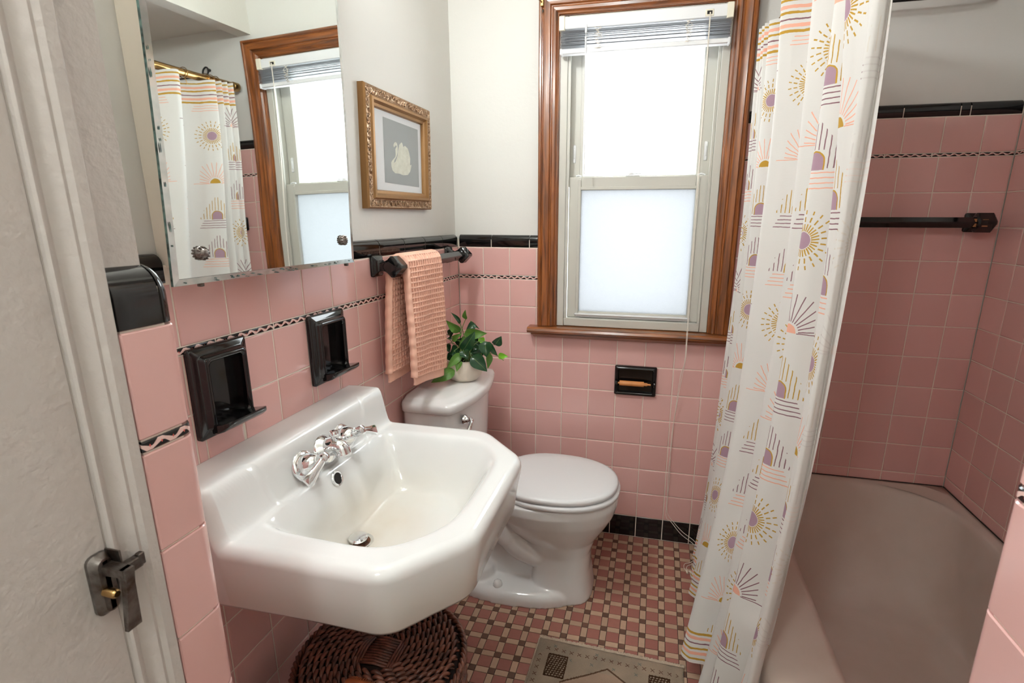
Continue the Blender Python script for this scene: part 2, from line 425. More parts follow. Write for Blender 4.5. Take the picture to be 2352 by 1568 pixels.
class MB:
    def __init__(s): s.v = []; s.f = []; s.uv = {}
    def add(s, vs, fs, uvs=None):
        o = len(s.v); s.v += [tuple(v) for v in vs]
        for i, f in enumerate(fs):
            if uvs: s.uv[len(s.f)] = uvs[i]
            s.f.append(tuple(a + o for a in f))
        return s
    def box(s, x0, x1, y0, y1, z0, z1, bev=0):
        if x0 > x1: x0, x1 = x1, x0
        if y0 > y1: y0, y1 = y1, y0
        if z0 > z1: z0, z1 = z1, z0
        b = min(bev, (x1 - x0) * .45, (y1 - y0) * .45, (z1 - z0) * .45)
        if b <= 0:
            return s.add([(x0, y0, z0), (x1, y0, z0), (x1, y1, z0), (x0, y1, z0), (x0, y0, z1), (x1, y0, z1), (x1, y1, z1), (x0, y1, z1)],
                         [(0, 3, 2, 1), (4, 5, 6, 7), (0, 1, 5, 4), (1, 2, 6, 5), (2, 3, 7, 6), (3, 0, 4, 7)])
        V = []; idx = {}
        for i, (sx, xx) in enumerate(((1, x0), (-1, x1))):
            for j, (sy, yy) in enumerate(((1, y0), (-1, y1))):
                for k, (sz, zz) in enumerate(((1, z0), (-1, z1))):
                    for a in range(3):
                        p = [xx + sx * b, yy + sy * b, zz + sz * b]; p[a] = (xx, yy, zz)[a]
                        idx[i, j, k, a] = len(V); V.append(p)
        F = []
        c = Vector(((x0 + x1) / 2, (y0 + y1) / 2, (z0 + z1) / 2))
        def face(l):
            pts = [Vector(V[i]) for i in l]; n = (pts[1] - pts[0]).cross(pts[2] - pts[0])
            m_ = sum(pts, Vector()) / len(pts)
            F.append(tuple(l) if n.dot(m_ - c) > 0 else tuple(reversed(l)))
        for i in (0, 1): face([idx[i, 0, 0, 0], idx[i, 1, 0, 0], idx[i, 1, 1, 0], idx[i, 0, 1, 0]])
        for j in (0, 1): face([idx[0, j, 0, 1], idx[1, j, 0, 1], idx[1, j, 1, 1], idx[0, j, 1, 1]])
        for k in (0, 1): face([idx[0, 0, k, 2], idx[1, 0, k, 2], idx[1, 1, k, 2], idx[0, 1, k, 2]])
        for i in (0, 1):
            for j in (0, 1):
                face([idx[i, j, 0, 0], idx[i, j, 1, 0], idx[i, j, 1, 1], idx[i, j, 0, 1]])
                face([idx[i, 0, j, 0], idx[i, 1, j, 0], idx[i, 1, j, 2], idx[i, 0, j, 2]])
                face([idx[0, i, j, 1], idx[1, i, j, 1], idx[1, i, j, 2], idx[0, i, j, 2]])
                for k in (0, 1): face([idx[i, j, k, 0], idx[i, j, k, 1], idx[i, j, k, 2]])
        return s.add(V, F)
    def loft(s, rings, closed=True, cap0=True, cap1=True, uv=None):
        n = len(rings[0]); o = len(s.v)
        for r in rings: s.v += [tuple(p) for p in r]
        for i in range(len(rings) - 1):
            for j in range(n if closed else n - 1):
                k = (j + 1) % n
                if uv:
                    s.uv[len(s.f)] = [uv(i, j), uv(i, j + 1), uv(i + 1, j + 1), uv(i + 1, j)]
                s.f.append((o + i * n + j, o + i * n + k, o + (i + 1) * n + k, o + (i + 1) * n + j))
        if cap0 and closed: s.f.append(tuple(o + j for j in reversed(range(n))))
        if cap1 and closed: s.f.append(tuple(o + (len(rings) - 1) * n + j for j in range(n)))
        return s
    def tube(s, pts, r, n=8, cap=True, squash=1):
        pts = [Vector(p) for p in pts]; rings = []
        T = []
        for i in range(len(pts)):
            a = pts[max(i - 1, 0)]; b_ = pts[min(i + 1, len(pts) - 1)]
            T.append((b_ - a).normalized())
        up = Vector((0, 0, 1)) if abs(T[0].z) < .9 else Vector((1, 0, 0))
        N = (up - T[0] * up.dot(T[0])).normalized()
        for i, p in enumerate(pts):
            N = (N - T[i] * N.dot(T[i])).normalized(); B = T[i].cross(N)
            rr = r[i] if isinstance(r, (list, tuple)) else r
            rings.append([p + N * (cos(2 * pi * k / n) * rr) + B * (sin(2 * pi * k / n) * rr * squash) for k in range(n)])
        return s.loft(rings, True, cap, cap)
    def lathe(s, prof, o=(0, 0, 0), axis='z', n=32, d=None):
        o = Vector(o)
        A = Vector(d).normalized() if d else {'x': Vector((1, 0, 0)), 'y': Vector((0, 1, 0)), 'z': Vector((0, 0, 1))}[axis]
        U = A.orthogonal().normalized(); W_ = A.cross(U)
        rings = [[o + A * h + (U * cos(2 * pi * k / n) + W_ * sin(2 * pi * k / n)) * max(r, 1e-5) for k in range(n)] for r, h in prof]
        return s.loft(rings)
    def mesh(s, name):
        me = bpy.data.meshes.new(name); me.from_pydata([tuple(v) for v in s.v], [], s.f)
        if s.uv:
            ul = me.uv_layers.new(name='UVMap'); i = 0
            for fi, f in enumerate(s.f):
                q = s.uv.get(fi)
                for k in range(len(f)):
                    if q: ul.data[i].uv = q[k]
                    i += 1
        me.validate(); me.update()
        bm = bmesh.new(); bm.from_mesh(me); bmesh.ops.recalc_face_normals(bm, faces=bm.faces); bm.to_mesh(me); bm.free(); return me
    def obj(s, name, mats, parent=None, **k): return link(name, s.mesh(name), mats, parent, **k)
def box(name, x0, x1, y0, y1, z0, z1, m, parent=None, bev=0, **k):
    return MB().box(x0, x1, y0, y1, z0, z1, bev).obj(name, m, parent, **k)
def poly_outline(pts, rad, n=6):
    """round the corners of a convex polygon given in order; rad one value or one per corner"""
    out = []; L = len(pts)
    for i in range(L):
        p0, p1, p2 = Vector(pts[i - 1]), Vector(pts[i]), Vector(pts[(i + 1) % L])
        a = (p0 - p1); b_ = (p2 - p1); la, lb = a.length, b_.length; a.normalize(); b_.normalize()
        r = rad[i] if isinstance(rad, (list, tuple)) else rad
        ang = a.angle(b_); t = min(r / math.tan(ang / 2), la * .48, lb * .48)
        for k in range(n + 1):
            s_ = k / n; q0 = p1 + a * t; q2 = p1 + b_ * t
            out.append((q0 * (1 - s_) ** 2 + p1 * 2 * s_ * (1 - s_) + q2 * s_ ** 2))
    return out
def resample(pts, N):
    P_ = [Vector(p) for p in pts]; P_.append(P_[0]); d = [0]
    for i in range(1, len(P_)): d.append(d[-1] + (P_[i] - P_[i - 1]).length)
    out = []; j = 0
    for k in range(N):
        t = d[-1] * k / N
        while d[j + 1] < t: j += 1
        out.append(P_[j].lerp(P_[j + 1], (t - d[j]) / max(d[j + 1] - d[j], 1e-9)))
    return out

# ------------------------------------------------------------ numbers taken from the room
T = .1095; G = .0030
HB, Z9, ST, ZC, ZCAP = .0970, 1.0825, 1.0961, 1.2056, 1.2560
XR = 1.8439; TZ, TS, TC = 1.5112, 1.5225, 1.6300
YN = -1.5644                      # return wall face beside the closet
GR = .0013                        # grout set back behind the tile faces
PW = .017                         # painted wall behind the tile faces
CH = 2.44
# ---- tile meshes (local: face at y=0 looking to -y, centred in x and z)
_cache = {}
def tile_mesh(wd, ht, m, kind='flat', name='tile'):
    key = (round(wd, 4), round(ht, 4), m.name, kind)
    if key in _cache: return _cache[key]
    a, b_ = wd / 2, ht / 2
    mb = MB()
    def ring(ix, y): return [(-a + ix, y, -b_ + ix), (a - ix, y, -b_ + ix), (a - ix, y, b_ - ix), (-a + ix, y, b_ - ix)]
    if kind == 'cap':                              # rolls back over the top
        prof = [(-b_, .009), (-b_, .0012), (-b_ + .0012, 0), (b_ - .026, 0)]
        for k in range(1, 7):
            t = k / 6 * pi / 2; prof.append((b_ - .026 + .018 * sin(t), .018 - .018 * cos(t)))
        prof += [(b_ - .008, .024)]
        mb.loft([[(x, y, z) for z, y in prof] for x in (-a, -a + .0012, a - .0012, a)], closed=False)
        mb.f.append(tuple(range(len(prof)))); mb.f.append(tuple(reversed(range(3 * len(prof), 4 * len(prof)))))
        mb.f = [tuple(reversed(f)) for f in mb.f]
    else:
        mb.loft([ring(0, .006), ring(0, .0012), ring(.0012, 0.0001), ring(.004, 0)], cap0=False, cap1=True)
        if kind == 'liner':
            for fi, f in enumerate(mb.f):
                mb.uv[fi] = [(mb.v[i][0] + a, (mb.v[i][2] + b_) / ht) for i in f]
    me = mb.mesh(name); me.materials.append(m)
    me.polygons.foreach_set('use_smooth', [True] * len(me.polygons)); me.set_sharp_from_angle(angle=radians(50))
    _cache[key] = me; return me
WALLS = {'back': (0, lambda u, z: (u, 0, z)), 'left': (pi / 2, lambda u, z: (0, u, z)),
         'right': (-pi / 2, lambda u, z: (XR, -u, z)), 'return': (pi, lambda u, z: (u, YN, z)), 'near': (pi, lambda u, z: (u, -1.52, z))}
HOLES = {'left': [(-1.300 + .020, -1.168 - .020, .921 + .020, 1.090 - .020), (-.974 + .020, -.836 - .020, .921 + .020, 1.091 - .020)],
         'back': [(.648 + .012, .8105 - .012, .636 + .012, .7565 - .012)]}
def split(u0, u1, z0, z1, holes):
    R_ = [(u0, u1, z0, z1)]
    for a, b_, c_, d_ in holes:
        N_ = []
        for (p, q, r, t) in R_:
            if a >= q or b_ <= p or c_ >= t or d_ <= r: N_.append((p, q, r, t)); continue
            if p < a: N_.append((p, a, r, t))
            if q > b_: N_.append((b_, q, r, t))
            m0, m1 = max(p, a), min(q, b_)
            if r < c_: N_.append((m0, m1, r, c_))
            if t > d_: N_.append((m0, m1, d_, t))
        R_ = N_
    return R_
def put(name, u0, u1, z0, z1, m, wall, parent, kind='flat', tilt=.0035):
    if kind != 'cap':
        q = split(u0, u1, z0, z1, HOLES.get(wall, []))
        if len(q) != 1 or q[0] != (u0, u1, z0, z1):
            for a, b_, c_, d_ in q: put1(name, a, b_, c_, d_, m, wall, parent, kind, tilt)
            return
    return put1(name, u0, u1, z0, z1, m, wall, parent, kind, tilt)
def put1(name, u0, u1, z0, z1, m, wall, parent, kind='flat', tilt=.0035):
    """one tile filling u0..u1, z0..z1 minus the joint"""
    if u1 - u0 < .006 or z1 - z0 < .004: return
    me = tile_mesh(u1 - u0 - G, z1 - z0 - (G if kind != 'liner' else .0014), m, kind, name)
    rz, fn = WALLS[wall]
    o = bpy.data.objects.new(name, me); C.objects.link(o)
    u = (u0 + u1) / 2
    if wall == 'right': u = -u
    o.location = fn(u, (z0 + z1) / 2)
    o.rotation_euler = (random.gauss(0, tilt * .5), 0, rz + random.gauss(0, tilt * .5))
    o.parent = parent
    return o
def rows_main(): return [(HB + k * T, HB + (k + 1) * T) for k in range(9)] + [(ST, ZC)]

# ------------------------------------------------------------ room shell
back = struct(box('wall_back', -.2, .408, .0 + PW, .2, 0, CH, M['paint'], smooth=False))
def shell(name, *a, m=None, parent=None, **k):
    return box(name, *a, m or M['paint'], parent, smooth=False, **k)
shell('wall_section', .982, 1.062, PW, .2, 0, CH, parent=back)
for a, b_, c_, d_ in split(.408, .982, 0, .903, HOLES['back']): shell('wall_section', a, b_, PW, .2, c_, d_, parent=back)
shell('wall_section', .408, .982, PW, .2, 2.002, CH, parent=back)
shell('wall_section', 1.062, 2.05, PW, .2, 0, CH, parent=back)
# mortar behind the tiles
for a, b_, c_, d_ in split(0, 1.06, 0, .90, HOLES['back']): shell('mortar_bed', a, b_, GR, PW + .001, c_, d_, m=M['grout'], parent=back)
shell('mortar_bed', 0, .336, GR, PW + .001, .90, ZCAP - .02, m=M['grout'], parent=back)
shell('mortar_bed', 1.054, XR, GR, PW + .001, .10, TC + .03, m=M['grout'], parent=back)
left = struct(shell('wall_left', -.2, -PW, -1.62, .2, 1.2, CH))
for a, b_, c_, d_ in split(-1.62, .2, 0, 1.2, HOLES['left']): shell('wall_section', -.2, -PW, a, b_, c_, d_, parent=left)
for a, b_, c_, d_ in split(YN, 0, 0, ZCAP - .02, HOLES['left']): shell('mortar_bed', -PW - .001, -GR, a, b_, c_, d_, m=M['grout'], parent=left)
right = struct(shell('wall_right', XR + PW, 2.05, -1.7, .2, 0, CH))
shell('mortar_bed', XR + GR, XR + PW + .001, -1.52, 0, .10, TC + .03, m=M['grout'], parent=right)
# return wall on the left, facing the window, then the hall wall with the closet
ret = struct(shell('wall_return', -.2, .2815, -1.70, YN - PW, 0, CH, m=M['trimpaint']))
shell('mortar_bed', 0, .2700, YN - PW - .001, YN - GR, 0, ZCAP - .02, m=M['grout'], parent=ret)
shell('mortar_bed', .2700, .2975, -1.6260, YN - .0155, 0, ZCAP - .012, m=M['grout'], parent=ret)
shell('mortar_bed', .2600, .2850, YN - .020, YN - .0020, 0, ZCAP - .012, m=M['grout'], parent=ret)
# partition at the foot of the tub and the hall wall beyond
near = struct(shell('wall_near', 1.11, 2.05, -1.75, -1.52 - PW, 0, CH))
shell('mortar_bed', 1.0900, 1.112, -1.75, -1.5275, 0, ZCAP - .02, m=M['grout'], parent=near)
shell('mortar_bed', 1.1080, XR, -1.5382, -1.5218, .1, TC + .03, m=M['grout'], parent=near)
hallr = struct(shell('wall_hall_right', 1.11, 1.25, -3.4, -1.75, 0, CH))
halll = struct(shell('wall_hall_left', .0, .2815, -3.4, -2.62, 0, CH))
shell('wall_section', .0, .2815, -2.62, -1.70, 2.12, CH, parent=halll)
hallb = struct(shell('wall_hall_back', .0, 1.25, -3.5, -3.4, 0, CH))
ceil = struct(box('ceiling', -.2, 2.05, -1.75, .2, CH, CH + .1, M['ceil'], smooth=False))
struct(box('ceiling_hall', -.2, 2.05, -3.5, -1.75, CH, CH + .1, M['ceil'], smooth=False))
sof = struct(box('trim_soffit', 1.085, XR + .02, -1.535, PW, 2.15, CH, M['ceil'], smooth=False))
box('soffit_beam', 1.03, 1.09, -1.535, PW, 2.11, CH, M['ceil'], sof, smooth=False)
struct(box('floor_hall', -.2, 2.05, -3.5, -1.66, -.1, .004, M['hallfloor'], smooth=False))
floor = struct(box('floor', -.2, 2.05, -1.66, .2, -.1, -.0008, M['floorgrout'], smooth=False))

# ---- back wall tiles, left of and below the window
vx = [0] + [.1057 + i * T for i in range(9)] + [1.056]
for (z0, z1) in rows_main():
    for a, b_ in zip(vx[:-1], vx[1:]):
        if z1 > .91:
            if a >= .33: continue
            b2 = min(b_, .335)
        else: b2 = b_
        put('pink_tile', a, b2, z0, z1, M['pink'], 'back', back)
for a, b_ in zip(vx[:-1], vx[1:]):
    put('black_base_tile', a, b_, .001, HB, M['black'], 'back', back)
for a, b_ in ((0, .161), (.161, .335)): put('ribbon_liner_tile', a, b_, Z9, ST, M['liner'], 'back', back, 'liner')
for a, b_ in ((.004, .140), (.140, .296), (.296, .335)): put('black_cap_tile', a, b_, ZC, ZCAP + .008, M['black'], 'back', back, 'cap')
# ---- tiles round the tub, back wall
tx = [1.056, 1.0927] + [1.0927 + T * i for i in range(1, 7)] + [XR]
trow = [(TZ - (k + 1) * T, TZ - k * T) for k in range(10)] + [(.378, TZ - 10 * T)]
for z0, z1 in trow + [(TS, TC)]:
    for a, b_ in zip(tx[:-1], tx[1:]): put('pink_tile', a, b_, z0, z1, M['pink'], 'back', back)
for a, b_ in ((1.056, 1.21), (1.21, 1.362), (1.362, 1.485), (1.485, 1.62), (1.62, 1.75), (1.75, XR)): put('ribbon_liner_tile', a, b_, TZ, TS, M['liner'], 'back', back, 'liner')
for a, b_ in ((1.056, 1.208), (1.208, 1.364), (1.364, 1.52), (1.52, 1.677), (1.677, 1.704), (1.704, XR - .002)): put('black_cap_tile', a, b_, TC, TC + .052, M['black'], 'back', back, 'cap')
# ---- left wall
ly = [YN] + [-.6442 + k * T for k in range(-8, 6)] + [0]
SOAP = ((-1.300, -1.168), (-.974, -.836))
for (z0, z1) in rows_main():
    for a, b_ in zip(ly[:-1], ly[1:]): put('pink_tile', a, b_, z0, z1, M['pink'], 'left', left)
for a, b_ in zip(ly[:-1], ly[1:]): put('black_base_tile', a, b_, .001, HB, M['black'], 'left', left)
yy = -.154 + .154 * 0
caps = [YN, -1.31]
k0 = [-.617 - .156 * i for i in range(3, -1, -1)] + [-.461, -.307, -.154, -.004]
put('black_cap_tile', -1.46, -1.308, ZC, ZCAP + .008, M['black'], 'left', left, 'cap')
for a, b_ in zip(k0[:-1], k0[1:]):
    if a > -.95: put('black_cap_tile', a, b_, ZC, ZCAP + .008, M['black'], 'left', left, 'cap')
ll = [YN] + [-.62 - .152 * i for i in range(5, -1, -1)] + [-.468, -.316, -.16, 0]
for a, b_ in zip(ll[:-1], ll[1:]): put('ribbon_liner_tile', a, b_, Z9, ST, M['liner'], 'left', left, 'liner')
# ---- right wall above the tub
ry = [-1.52] + [-.119 - T * i for i in range(12, -1, -1)] + [0]
for z0, z1 in trow + [(TS, TC)]:
    for a, b_ in zip(ry[:-1], ry[1:]): put('pink_tile', a, b_, z0, z1, M['pink'], 'right', right)
for i in range(10): put('ribbon_liner_tile', -1.52 + i * .152, -1.52 + (i + 1) * .152, TZ, TS, M['liner'], 'right', right, 'liner')
for i in range(10): put('black_cap_tile', -1.52 + i * .152, -1.52 + (i + 1) * .152 - (.003 if i == 9 else 0), TC, TC + .052, M['black'], 'right', right, 'cap')
# ---- return wall faces (narrow bullnose column seen from the hall)
def bull_column(parent, xf, y0, y1, sgn, z0, z1, m, name, uvm=False, rad=.016, top=False):
    """tile on a face looking to sgn*x, its far edge y1 rolled round toward +y"""
    g = .0011; zb0, zb1 = z0 + g, z1 - g
    prof = [(xf - sgn * .012, y0), (xf - sgn * .0012, y0), (xf, y0 + .0012)]
    for k in range(9):
        t = k / 8 * pi / 2
        prof.append((xf - sgn * rad * (1 - cos(t)), y1 - rad + rad * sin(t)))
    prof.append((xf - sgn * .05, y1)); prof.append((xf - sgn * .05, y1 - .01))
    cx, cy = xf - sgn * .03, (y0 + y1) / 2
    def ring(z, ins):
        return [(x - sgn * ins * (1 if i < len(prof) - 2 else 0), y + (ins if i < 2 else (-ins if i > 8 else 0)), z) for i, (x, y) in enumerate(prof)]
    mb = MB(); zs = [(zb0, .0014), (zb0 + .0014, 0), (zb1 - .0014, 0), (zb1, .0014)]
    if top:
        zs = [(zb0, .0014), (zb0 + .0014, 0), (zb1 - .045, 0)] + [(zb1 - .045 + .045 * sin(t), .022 * (1 - cos(t))) for t in (.3, .6, .85, 1.1, 1.3, 1.5)]
    rings = [ring(z, i) for z, i in zs]
    if uvm:
        L = [0]
        for i in range(1, len(prof)): L.append(L[-1] + math.dist(prof[i], prof[i - 1]))
        L.append(L[-1]); zz = [z for z, _ in zs]
        mb.loft(rings, uv=lambda i, j: (L[min(j, len(L) - 1)], (zz[i] - zb0) / (zb1 - zb0)))
    else: mb.loft(rings)
    if sgn < 0: mb.f = [tuple(reversed(f)) for f in mb.f]; mb.uv = {k: v[::-1] for k, v in mb.uv.items()}
    return mb.obj(name, m, parent, sharp=35)
for z0, z1 in rows_main():
    bull_column(ret, .3000, -1.6280, YN, 1, z0, z1, M['pink'], 'pink_bullnose_tile')
    bull_column(near, 1.0875, -1.632, -1.5110, -1, z0, z1, M['pink'], 'pink_bullnose_tile')
    o_ = None
for col, xf, y0, y1, sg in ((ret, .3, -1.628, YN, 1), (near, 1.0875, -1.632, -1.5110, -1)):
    bull_column(col, xf, y0, y1, sg, Z9, ST, M['liner'], 'ribbon_liner_tile', uvm=True)
    bull_column(col, xf, y0, y1, sg, .001, HB, M['black'], 'black_base_tile')
cp_ = [(.262, ZC + .001), (.2988, ZC + .001), (.3000, ZC + .002), (.3000, 1.236)]
for k in range(1, 9):
    t = k / 8 * pi / 2; cp_.append((.3000 - .026 * (1 - cos(t)), 1.236 + .030 * sin(t)))
cp_ += [(.262, 1.266)]
MB().loft([[(x, y, z) for x, z in cp_] for y in (-1.6280, YN - .0185)]).obj('black_cap_tile', M['black'], ret, sharp=35)
R_ = []
for k in range(9):
    s_ = k / 8; sh = 1 - sqrt(max(0, 1 - s_ * s_)); y = YN - .0165 + .0165 * s_
    R_.append([(.262 + (x - .262) * (1 - .55 * sh), y, ZC + .001 + (z - ZC - .001) * (1 - .42 * sh)) for x, z in cp_])
MB().loft(R_).obj('black_cap_tile', M['black'], ret, sharp=50)
bull_column(near, 1.0875, -1.632, -1.5110, -1, ZC, ZCAP + .014, M['black'], 'black_cap_tile', top=True)
for z0, z1 in rows_main():
    for a, b_ in ((0, .03), (.03, .1395), (.1395, .249)): put('pink_tile', a, b_, z0, z1, M['pink'], 'return', ret)
for z0, z1 in trow:
    for i in range(7):
        a = 1.146 + i * T
        put('pink_tile', a, min(a + T, XR), z0, z1, M['pink'], 'near', near)

# ------------------------------------------------------------ mosaic floor
PX, PY = .06205, .0616
def ft_mesh(wd, ht, m, name):
    a, b_ = wd / 2, ht / 2; mb = MB()
    def ring(i, z): return [(-a + i, -b_ + i, z), (a - i, -b_ + i, z), (a - i, b_ - i, z), (-a + i, b_ - i, z)]
    mb.loft([ring(0, -.001), ring(0, .0004), ring(.0006, .001)], cap0=False)
    me = mb.mesh(name); me.materials.append(m); return me
g = .0017; bw = .0207
FM = {'pink': ft_mesh(PX - bw - g, PY - bw - g, M['fpink'], 'pink_floor_tile'), 'cv': ft_mesh(bw - g, PY - bw - g, M['fcream'], 'cream_floor_tile'),
      'ch': ft_mesh(PX - bw - g, bw - g, M['fcream'], 'cream_floor_tile'), 'br': ft_mesh(bw - g, bw - g, M['fbrown'], 'brown_floor_tile')}
cells = []
for i in range(-13, 5):
    for j in range(0, 27):
        bx, by = .8085 + i * PX, -.0515 - j * PY
        if bx < .0 or bx > 1.08: continue
        cells.append((bx, by))
# nearest to the camera's view first, so that the ones that show largest are single parts
def vis(c):
    x, y = c
    sh = 0
    if x > 1.03: sh += 5
    if y < -1.02: sh += 3            # below the frame
    if x < .28 and y > -.42: sh += 3 # behind the toilet and sink
    if x < .42 and y < -.98: sh += 4 # under basket and sink
    if .5 < x < .93 and y < -.70: sh += 2.5
    return sh + (y + 2) * .3
cells.sort(key=vis)
cnt = {'pink': 0, 'c': 0, 'br': 0}; rest = MB(); rest_m = []
fl = {}
def put_floor(kind, key, name, x, y, wx, wy, m, lim):
    if x - wx / 2 < 0 or y + wy / 2 > .001:
        if x < 0 or y > 0: return
    if cnt[key] < lim:
        cnt[key] += 1
        o = bpy.data.objects.new(name, FM[kind]); C.objects.link(o); o.location = (x, y, random.uniform(-.0002, .0002))
        o.rotation_euler = (random.gauss(0, .002), random.gauss(0, .002), random.gauss(0, .004)); o.parent = floor
    else:
        mb = fl.setdefault(m.name, (MB(), m))[0]; mb.box(x - wx / 2, x + wx / 2, y - wy / 2, y + wy / 2, -.002, .0009)
for bx, by in cells:
    px_, py_ = bx + PX / 2, by - PY / 2
    put_floor('br', 'br', 'brown_floor_tile', bx, by, bw - g, bw - g, M['fbrown'], 290)
    put_floor('pink', 'pink', 'pink_floor_tile', px_, py_, PX - bw - g, PY - bw - g, M['fpink'], 290)
    put_floor('cv', 'c', 'cream_floor_tile', bx, py_, bw - g, PY - bw - g, M['fcream'], 295)
    put_floor('ch', 'c', 'cream_floor_tile', px_, by, PX - bw - g, bw - g, M['fcream'], 295)
for i in range(-13, 5):              # cut row against the window wall
    bx = .8085 + i * PX
    if bx < 0: continue
    for nm, x, wx, m in (('cream_floor_tile', bx, bw - g, M['fcream']), ('pink_floor_tile', bx + PX / 2, PX - bw - g, M['fpink'])):
        box(nm, x - wx / 2, x + wx / 2, -.0405, -.002, -.001, .0009, m, floor)
for nm, (mb, m) in fl.items():
    o = mb.obj('remaining_floor_tiles', m, floor, smooth=False); o['kind'] = 'stuff'

# ------------------------------------------------------------ window
win = struct(box('window_1', .408, .436, .0, .085, .903, 2.002, M['vinyl'], bev=.002))
box('window_frame_side', .954, .982, .0, .085, .903, 2.002, M['vinyl'], win, bev=.002)
box('window_frame_top', .436, .954, .0, .085, 1.972, 2.002, M['vinyl'], win, bev=.002)
box('window_frame_sill', .436, .954, .0, .085, .903, .936, M['vinyl'], win, bev=.003)
box('frame_stop', .4365, .446, .004, .012, .936, 1.972, M['vinyl'], win, bev=.001)
box('frame_stop', .944, .9535, .004, .012, .936, 1.972, M['vinyl'], win, bev=.001)
def sash(nm, x0, x1, z0, z1, gx0, gx1, gz0, gz1, y0, y1, gm, yg):
    e = box(nm, x0, gx0, y0, y1, z0, z1, M['vinyl'], win, bev=.002)
    box('sash_stile', gx1, x1, y0, y1, z0, z1, M['vinyl'], e, bev=.002)
    box('sash_rail', gx0, gx1, y0, y1, z0, gz0, M['vinyl'], e, bev=.002)
    box('sash_rail', gx0, gx1, y0, y1, gz1, z1, M['vinyl'], e, bev=.002)
    # glazing bead
    for a in ((gx0 - .012, gx0 - .001, z0 + .01, z1 - .01), (gx1 + .001, gx1 + .012, z0 + .01, z1 - .01)):
        box('glazing_bead', a[0], a[1], y0 - .003, y0 + .002, a[2], a[3], M['vinyl'], e, bev=.001)
    box('glazing_bead', gx0 - .001, gx1 + .001, y0 - .003, y0 + .002, gz1 + .001, gz1 + .012, M['vinyl'], e, bev=.001)
    box('frosted_pane' if gm is M['frost'] else 'clear_pane', gx0 - .003, gx1 + .003, yg, yg + .004, gz0 - .003, gz1 + .003, gm, e, smooth=False)
    return e
ls = sash('lower_sash', .446, .9535, .937, 1.468, .492, .905, .962, 1.421, .018, .044, M['frost'], .031)
us = sash('upper_sash', .4365, .9535, 1.435, 1.970, .492, .902, 1.474, 1.925, .048, .078, M['glass'], .062)
MB().box(.478, .918, .004, .02, .948, .9545, .002).box(.482, .914, .012, .02, .940, .948, .001).obj('lift_rail', M['plastic'], ls)
mb = MB().box(.655, .705, .02, .045, 1.468, 1.474, .002); mb.lathe([(.011, 0), (.012, .004), (.01, .009), (.004, .011)], (.672, .032, 1.473)); mb.box(.672, .71, .027, .036, 1.476, 1.481, .002)
mb.obj('sash_lock', M['plastic'], ls)
for x in (.459, .931):
    MB().box(x - .006, x + .006, .044, .05, 1.52, 1.585, .003).box(x - .003, x + .003, .041, .046, 1.535, 1.57, .002).obj('tilt_latch', M['plastic'], us)
for x0, x1 in ((.470, .489), (.908, .934)):
    MB().tube([(x0, .03, 1.4715), ((x0 + x1) / 2, .028, 1.474), (x1, .031, 1.4705)], .0035, 6).obj('tilt_latch', M['plastic'], ls)
# screens of shadowed jamb between wood and vinyl
for a in ((.400, .4085), (.9815, .990)): box('wood_jamb', a[0], a[1], -.004, .06, .90, 2.01, M['woodv'], win)
box('wood_jamb', .40, .99, -.004, .06, 2.002, 2.012, M['woodh'], win)
# casing with moulded profile
W_ = .072
prof = [(0, -.0), (0, -.020), (.004, -.0235), (.010, -.0235), (.013, -.020), (.015, -.020), (.019, -.0235), (.030, -.0215), (.040, -.0215), (.044, -.016), (.047, -.016), (.051, -.019), (.060, -.018), (.066, -.012), (.070, -.011), (.072, -.008), (.072, 0.0)]
XL, XRR, ZT = .334, 1.0555, 2.076
mb = MB(); mb.loft([[(XL + a, y + PW * 0, .903) for a, y in prof], [(XL + a, y, ZT - a) for a, y in prof]], closed=True)
mb.f = [tuple(reversed(f)) for f in mb.f]; cl = mb.obj('window_casing', M['woodv'], win, sharp=25)
mb = MB(); mb.loft([[(XRR - a, y, .903) for a, y in prof], [(XRR - a, y, ZT - a) for a, y in prof]], closed=True)
mb.obj('window_casing', M['woodv'], win, sharp=25)
mb = MB(); mb.loft([[(XL + a, y, ZT - a) for a, y in prof], [(XRR - a, y, ZT - a) for a, y in prof]], closed=True)
mb.f = [tuple(reversed(f)) for f in mb.f]
mb.obj('window_casing', M['woodh'], win, sharp=25)
# stool and apron moulding
sp = [(.01, .879), (-.050, .879), (-.056, .882), (-.059, .889), (-.056, .897), (-.050, .901), (.01, .902)]
mb = MB(); mb.loft([[(.300, y, z) for y, z in sp], [(1.066, y, z) for y, z in sp]]); mb.obj('window_stool', M['woodh'], win, sharp=30)
ap = [(.002, .856), (-.012, .856), (-.018, .860), (-.030, .866), (-.040, .872), (-.042, .879), (.002, .879)]
mb = MB(); mb.loft([[(.318 - (z - .856) * .3, y, z) for y, z in ap], [(1.056, y, z) for y, z in ap]]); mb.obj('apron_moulding', M['woodh'], win, sharp=30)
# old brass curtain hooks on the casing corner
MB().box(.340, .352, -.030, -.022, 2.028, 2.050, .002).tube([(.346, -.03, 2.04), (.338, -.045, 2.044), (.334, -.05, 2.052), (.339, -.052, 2.058)], .0025, 6).obj('brass_hook', M['brass'], win)
MB().lathe([(.004, 0), (.004, .003), (.002, .006)], (.349, -.0225, 2.016), d=(0, -1, 0), n=10).tube([(.349, -.028, 2.018), (.350, -.034, 2.012), (.349, -.034, 2.006)], .0018, 6).obj('brass_hook', M['steel'], win)

